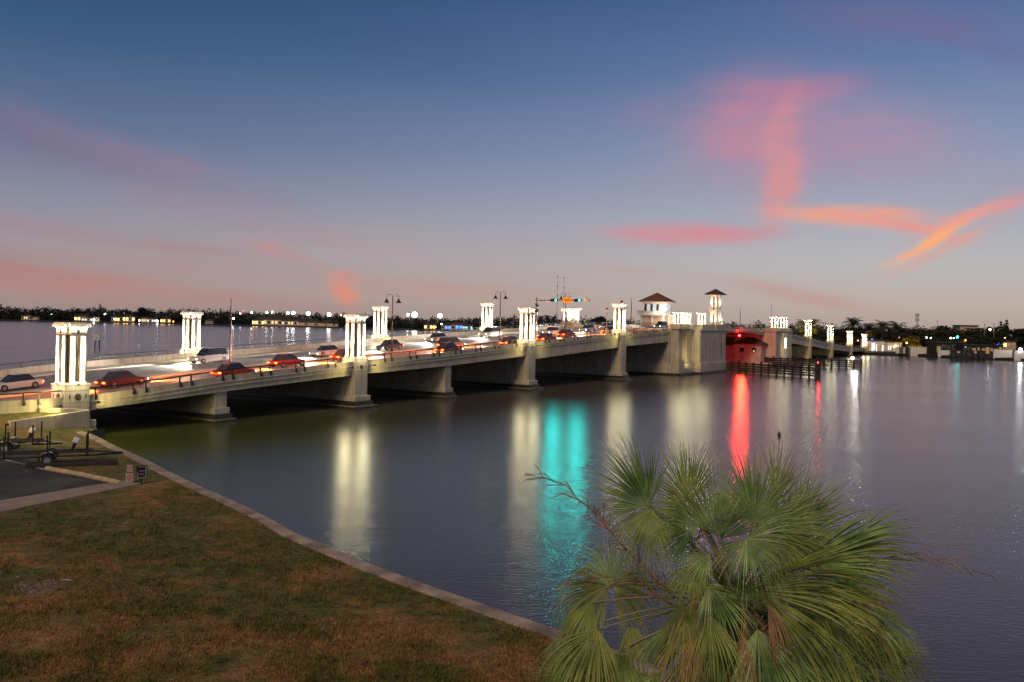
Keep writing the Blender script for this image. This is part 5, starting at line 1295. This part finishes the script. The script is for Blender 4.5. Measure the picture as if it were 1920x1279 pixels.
# small lights on the right shore
for x, y, r_, mt, dy, lb in ((1795, 632, .55, 'e_teal', 6, 'green signal on the right shore'), (1782, 634, .3, 'e_white', 6, 'small white lamp left of the green shore signal'), (1788, 634, .3, 'e_white', 5, 'second small white lamp beside the green shore signal'), (1808, 638, .9, 'e_amber', 20, 'orange lamp right of the green shore signal'),
                             (1872, 645, .9, 'e_blue', 20, 'deep blue lamp on the right shore'), (1913, 656, .85, 'e_flood', 0, 'brightest quay lamp at the right edge'), (1635, 637, .6, 'e_blue', 18, 'small blue lamp above the shop fronts'), (1608, 639, .5, 'e_amber', 20, 'orange lamp left of the last small tower'),
                             (1856, 618, .5, 'e_flood', 40, 'lamp high between the masts'), (1884, 634, .35, 'e_amber', 20, 'amber lamp below the pointed pines'), (1686, 633, .35, 'e_warm', 10, 'warm lamp left of the amber tree'), (1737, 633, .35, 'e_white', 12, 'lamp right of the amber tree'), (1745, 634, .3, 'e_white', 12, 'second lamp right of the amber tree'), (1672, 650, .5, 'e_warm', 6, 'warm lamp on the quay before the shops'), (1700, 643, .5, 'e_amber', 8, 'amber lamp under the amber tree')):
    Y = Yr(x) + dy; p = atY(x, y, Y); t_ = thing('quay_lamp', (p.x, Y, .8), 0, lb, 'lamp', None)
    bm = bmesh.new(); tube(bm, [(0, 0, 0), (0, 0, p.z - .8)], .06, 5); obj('mast', bm, M['dark'], t_); bm = bmesh.new(); ico(bm, (0, -.1, p.z - .8), r_ * .7, 2); obj('lamp_head', bm, M[mt], t_)
p = atY(1913, 656, Yr(1913) - 1); spot('quay_lamp_beam', p, (60, 160, 0), 420, (.95, .97, 1), 60, .9, .35)
# docks with piles
for (x0, x1, lb) in ((1783, 1812, 'left boat lift with dark piles on the right shore'), (1814, 1846, 'right boat lift with dark piles on the right shore'), (1700, 1706, 'short dark pier in the seawall gap')):
    a, b = atz(x0, 676 if x0 > 1750 else 669.5, 0), atz(x1, 677 if x0 > 1750 else 669.5, 0); t_ = thing('boat_lift', a, math.atan2(b.y - a.y, b.x - a.x), lb, 'dock'); L = (b - a).length
    for k in range(4):
        for dy in (0, 3.2):
            bm = bmesh.new(); tube(bm, [(L * k / 3, dy, -1), (L * k / 3, dy, 3.4)], .16, 6); obj('pile', bm, M['timber'], t_)
    box('deck', -.3, L + .3, -.3, 3.5, 1.0, 1.15, M['timber'], t_)
    for dy in (0, 3.2): box('beam', -.3, L + .3, dy - .12, dy + .12, 3.2, 3.5, M['timber'], t_)
    if L > 3:
        bt = thing('boat', t_.matrix_world.translation, t_.rotation_euler.z, 'small pale motor boat resting in the ' + ('left' if x0 < 1800 else 'right') + ' boat lift', 'boat')
        d = (b - a).normalized(); n_ = Vector((-d.y, d.x, 0)); c0 = a + d * L / 2 + n_ * 1.6; bt.location = (c0.x, c0.y, 1.9)
        bm = bmesh.new(); rings = []
        for xx, w_, zk in ((-2.8, .9, 0), (-1, 1.05, -.1), (1.2, .9, 0), (2.6, .3, .25), (3.0, .04, .5)): rings.append([bm.verts.new(q) for q in ((xx, -w_, .7), (xx, -w_ * .6, zk), (xx, w_ * .6, zk), (xx, w_, .7))])
        for r0_, r1_ in zip(rings, rings[1:]):
            for k in range(4): bm.faces.new((r0_[k], r0_[(k + 1) % 4], r1_[(k + 1) % 4], r1_[k]))
        bm.faces.new(rings[0]); obj('hull', bm, M['gal'], bt); box('console', -.5, .3, -.4, .4, .7, 1.4, M['white'], bt)

# ------------------------------------------------------------------ foreground sabal palm
random.seed(101)
PZ = 9.3
C0 = atY(1385, 1130, PZ)
palm = thing('sabal_palm', (C0.x, C0.y, LZ), 0, 'big foreground fan palm with green, olive and dead fronds', 'palm tree')
PB = Vector((C0.x, C0.y, LZ))
bm = bmesh.new(); hgt = C0.z - LZ
tube(bm, [(0, 0, -.1), (.05, .02, hgt * .5), (0, 0, hgt - .25), (0, 0, hgt + .1)], [.24, .20, .21, .12], 12); obj('trunk', bm, M['trunk'], palm)
for i in range(46):     # old leaf boots
    a = i * 2.4; z = hgt - .15 - i * .045
    bm = bmesh.new(); c_, s_ = math.cos(a), math.sin(a)
    tube(bm, [(c_ * .16, s_ * .16, z), (c_ * .30, s_ * .30, z + .20), (c_ * .40, s_ * .40, z + .42)], [.07, .05, .02], 5)
    obj('leaf_boot', bm, M['stalk'] if i % 3 == 0 else M['trunk'], palm)
def frond(hx, hy, dz_, ang, rad, spread, droop, m, tilt=0.0, nseg=42, curl=.0, seed=0):
    """one fan leaf: hub placed in the crown, blade axis pointing along ang (image degrees, 0 right, 90 up)"""
    rnd = random.Random(seed + int(hx * 7 + hy))
    hub = atY(hx, hy, PZ + dz_) - PB; px = (PZ + dz_) / F; Rr = rad * px
    ax = Vector((math.cos(R(ang)), tilt, math.sin(R(ang)))).normalized()
    nrm = Vector((rnd.uniform(-.25, .25), -1, rnd.uniform(-.2, .35))); nrm = (nrm - ax * nrm.dot(ax)).normalized(); sd = ax.cross(nrm).normalized()
    V, Fc = [], []
    for i in range(nseg):
        u = (i + .5) / nseg * 2 - 1; a = R(spread) * u + R(rnd.uniform(-1.2, 1.2))
        d = (ax * math.cos(a) + sd * math.sin(a)); d = (d + nrm * (.22 * abs(u) + rnd.uniform(-.07, .07))).normalized()
        L = Rr * (1.0 - .30 * abs(u) ** 2) * rnd.uniform(.86, 1.06)
        w0 = R(spread) * 2 / nseg * .54
        p = hub.copy(); side = (-ax * math.sin(a) + sd * math.cos(a)).normalized(); prev = None; n = 8; dirv = d.copy()
        dr = droop * rnd.uniform(.6, 1.7) + .12; kink = rnd.randint(4, 7) if rnd.random() < .22 else 99; w0 *= rnd.uniform(.8, 1.25)
        for k in range(n + 1):
            t_ = k / n; joined = .42
            wd = (L * t_ * w0) if t_ < joined else (L * joined * w0) * max(0.03, 1 - ((t_ - joined) / (1 - joined)) ** .75 * .97)
            wd = max(wd, .0012)
            fold = nrm * wd * .45
            row = [p - side * wd, p - fold * (1 if i % 2 else -1) * .6 - fold, p + side * wd]
            kk = len(V); V += row
            if prev is not None: Fc += [(prev, prev + 1, kk + 1, kk), (prev + 1, prev + 2, kk + 2, kk + 1)]
            prev = kk
            g_ = dr * (.15 + 2.6 * max(0, t_ - .3)) / n
            if k == kink: dirv = (dirv + Vector((rnd.uniform(-.4, .4), rnd.uniform(-.4, .4), -1.3))).normalized()
            dirv = (dirv + Vector((0, 0, -1)) * g_ * 1.6 + Vector((rnd.uniform(-.03, .03), rnd.uniform(-.03, .03), 0))).normalized()
            p = p + dirv * (L / n)
    me = bpy.data.meshes.new('frond'); me.from_pydata([tuple(v) for v in V], [], Fc); me.materials.append(m)
    f = link('frond', me, palm)
    # leaf stem from the crown to the hub
    c = Vector((rnd.uniform(-.06, .06), rnd.uniform(-.06, .06), hgt - .05)); mid = c.lerp(hub, .5) + Vector((0, 0, .10 + .15 * rnd.random()))
    bm = bmesh.new(); pts_ = [c.lerp(mid, t_).lerp(mid.lerp(hub, t_), t_) for t_ in (0, .2, .4, .6, .8, 1)]; tube(bm, pts_ + [hub + ax * Rr * .18], [.022, .016, .012, .010, .009, .008, .003], 6)
    obj('stem', bm, M['petiole'], f); return f
FA, FB, FC_, FD = M['frond_a'], M['frond_b'], M['frond_c'], M['frond_d']
fr = [  # hub x, hub y, depth, axis, radius, spread, droop, material, tilt
    (1216, 952, -.1, 128, 160, 62, .30, FA, .1), (1222, 955, -.15, 250, 150, 62, 1.0, FB, -.1), (1200, 948, .05, 190, 90, 25, .5, FB, .1),
    (1292, 942, .4, 97, 128, 60, .15, FB, .1), (1296, 955, .35, 190, 120, 60, .6, FB, .0),
    (1345, 1006, .0, 96, 175, 55, .12, FA, .05), (1310, 985, -.1, 170, 110, 70, .45, FA, -.1), (1352, 1010, .2, 60, 150, 50, .2, FA, .3),
    (1412, 978, -.2, 68, 150, 88, .22, FA, .05), (1400, 1010, -.35, 300, 130, 110, .55, FA, -.35), (1420, 985, .25, 88, 165, 45, .1, FA, .3),
    (1440, 985, .1, 20, 170, 60, .35, FA, .15), (1446, 1000, -.1, 318, 150, 70, .8, FB, -.2),
    (1450, 1060, .3, 32, 260, 40, .35, FA, .3), (1500, 1060, -.05, 18, 250, 34, .35, FA, .0), (1520, 1075, .2, 5, 230, 45, .5, FA, .15),
    (1440, 1085, -.2, 8, 260, 36, .75, FB, -.1), (1420, 1110, -.3, 345, 260, 42, .95, FB, -.2), (1480, 1120, .1, 338, 240, 50, .9, FA, .0),
    (1570, 1210, .1, 340, 200, 55, .6, FA, .1), (1530, 1150, -.15, 320, 200, 55, .9, FB, -.1), (1470, 1170, -.3, 300, 210, 55, .8, FA, -.3),
    (1420, 1180, -.45, 275, 200, 50, .6, FA, -.4), (1560, 1260, .2, 350, 190, 60, .7, FA, .2), (1500, 1240, -.1, 290, 180, 60, .8, FB, -.1),
    (1140, 1100, -.1, 200, 175, 62, 2.6, FB, -.1), (1150, 1096, .1, 340, 150, 62, 2.6, FB, .1), (1145, 1098, .15, 120, 130, 80, 3.0, FA, .1), (1120, 1180, -.2, 250, 160, 60, 1.0, FB, -.2), (1170, 1230, .0, 245, 150, 80, .9, FA, .0),
    (1080, 1270, -.1, 150, 110, 60, .8, FA, .0), (1305, 1110, -.25, 262, 190, 34, .5, FC_, -.2), (1270, 1190, -.4, 230, 110, 16, .3, FC_, -.3), (1295, 1225, -.1, 268, 150, 50, .7, FB, .0),
    (1330, 1095, -.3, 300, 140, 60, .6, FA, -.4), (1345, 1190, -.3, 285, 150, 60, .8, FA, -.3), (1385, 1120, -.5, 80, 120, 80, .5, FA, -.8),
    (1560, 1100, .1, 345, 170, 24, 1.7, FD, -.1), (1580, 1130, -.1, 320, 150, 22, 1.6, FD, -.1), (1395, 1190, -.5, 270, 150, 16, .9, FD, -.3), (1350, 1215, -.2, 250, 120, 14, .9, FD, -.2),
    (1640, 1240, .1, 355, 140, 40, .8, FB, .1), (1470, 1030, .5, 50, 190, 40, .3, FB, .4), (1240, 1260, -.3, 225, 130, 40, .8, FA, -.1),
    (1288, 930, .45, 88, 118, 34, .12, FA, .05), (1214, 945, -.05, 112, 150, 30, .15, FA, .05), (1455, 935, .1, 84, 120, 32, .15, FB, .1), (1500, 985, .3, 55, 120, 40, .3, FB, .2),
    (1290, 1000, -.2, 200, 100, 60, .9, FA, -.1), (1300, 1060, -.2, 250, 120, 60, 1.3, FB, -.2), (1280, 1130, -.35, 260, 150, 45, 1.5, FB, -.2), (1330, 1150, -.45, 280, 160, 40, 1.2, FB, -.3),
    (1250, 1180, -.2, 240, 120, 40, 1.2, FA, -.1), (1110, 1130, -.15, 240, 140, 45, 2.0, FB, -.1), (1090, 1180, -.1, 225, 130, 45, 1.8, FA, -.1), (1180, 1170, -.05, 280, 140, 45, 1.8, FB, .0),
    (1600, 1010, .25, 28, 130, 24, .3, FA, .1), (1560, 1040, .05, 12, 190, 28, .6, FB, .0), (1540, 1110, -.2, 340, 210, 36, 1.0, FB, -.1), (1620, 1150, .0, 330, 150, 40, 1.2, FA, .0), (1650, 1200, .1, 335, 120, 40, 1.2, FB, .0),
    (1450, 1210, -.4, 300, 170, 45, 1.2, FA, -.3), (1400, 1230, -.5, 270, 150, 40, 1.0, FA, -.3), (1540, 1230, -.1, 310, 150, 50, 1.2, FB, -.1), (1330, 1040, -.3, 215, 90, 60, 1.0, FA, -.2), (1310, 1180, -.4, 255, 130, 30, 1.5, FD, -.2), (1440, 1130, -.5, 285, 140, 22, 1.5, FD, -.3)]
for i, (hx, hy, dz_, ang, rad, sprd, drp, m, tl_) in enumerate(fr): frond(hx, hy, dz_, ang, rad, sprd, drp, m, tl_, nseg=max(16, int(sprd * .72)), seed=i)
# dry flower stalks
def stalk(pts_px, dz_, label, m, tw=26, r0=.022):
    P = [atY(x, y, PZ + dz_) - PB for x, y in pts_px]; bm = bmesh.new()
    sm = []
    for i in range(len(P) - 1):
        for k in range(4): sm.append(P[i].lerp(P[i + 1], k / 4))
    sm.append(P[-1]); n = len(sm); tube(bm, [p_ + Vector((random.uniform(-.012, .012), random.uniform(-.012, .012), random.uniform(-.012, .012))) for p_ in sm], [r0 * .45 * (1 - .85 * i / n) for i in range(n)], 6)
    for i in range(tw):
        t_ = .12 + .88 * i / tw; b = sm[int(t_ * (n - 1))]; d = (sm[min(n - 1, int(t_ * (n - 1)) + 1)] - sm[max(0, int(t_ * (n - 1)) - 1)]).normalized()
        sd = Vector((random.uniform(-1, 1), random.uniform(-1, 1), random.uniform(-.8, .8))); q = (d * 1.1 + sd * .8).normalized(); L = random.uniform(.12, .34) * (1.2 - .5 * t_)
        e = b + q * L; e2 = e + (q + Vector((0, 0, -.8))).normalized() * L * .5; tube(bm, [b, e, e2], [.006, .004, .002], 4, cap=False)
        for j in range(2):
            q2 = (q + Vector((random.uniform(-1, 1), random.uniform(-1, 1), random.uniform(-1, .6)))).normalized(); b2 = b.lerp(e, random.uniform(.3, .9)); tube(bm, [b2, b2 + q2 * L * .4], [.004, .002], 3, cap=False)
    return obj('flower_stalk', bm, m, palm)
stalk([(1290, 1140), (1235, 1090), (1165, 1020), (1120, 968), (1060, 910), (980, 884)], -.1, '', M['stalk'], 34, .026)
stalk([(1600, 1060), (1690, 1040), (1745, 1050), (1790, 1058), (1858, 1080)], .2, '', M['frond_d'], 14, .012)
stalk([(1330, 1130), (1318, 1060), (1300, 1020), (1320, 985)], .1, '', M['stalk'], 22, .015)
stalk([(1390, 1120), (1400, 1180), (1385, 1240), (1370, 1279)], -.45, '', M['frond_d'], 26, .02)
stalk([(1290, 1150), (1240, 1120), (1200, 1090), (1130, 1080), (1085, 1100)], -.2, '', M['stalk'], 20, .008)
stalk([(1430, 1100), (1450, 1150), (1440, 1200), (1455, 1250)], -.4, '', M['stalk'], 20, .012)
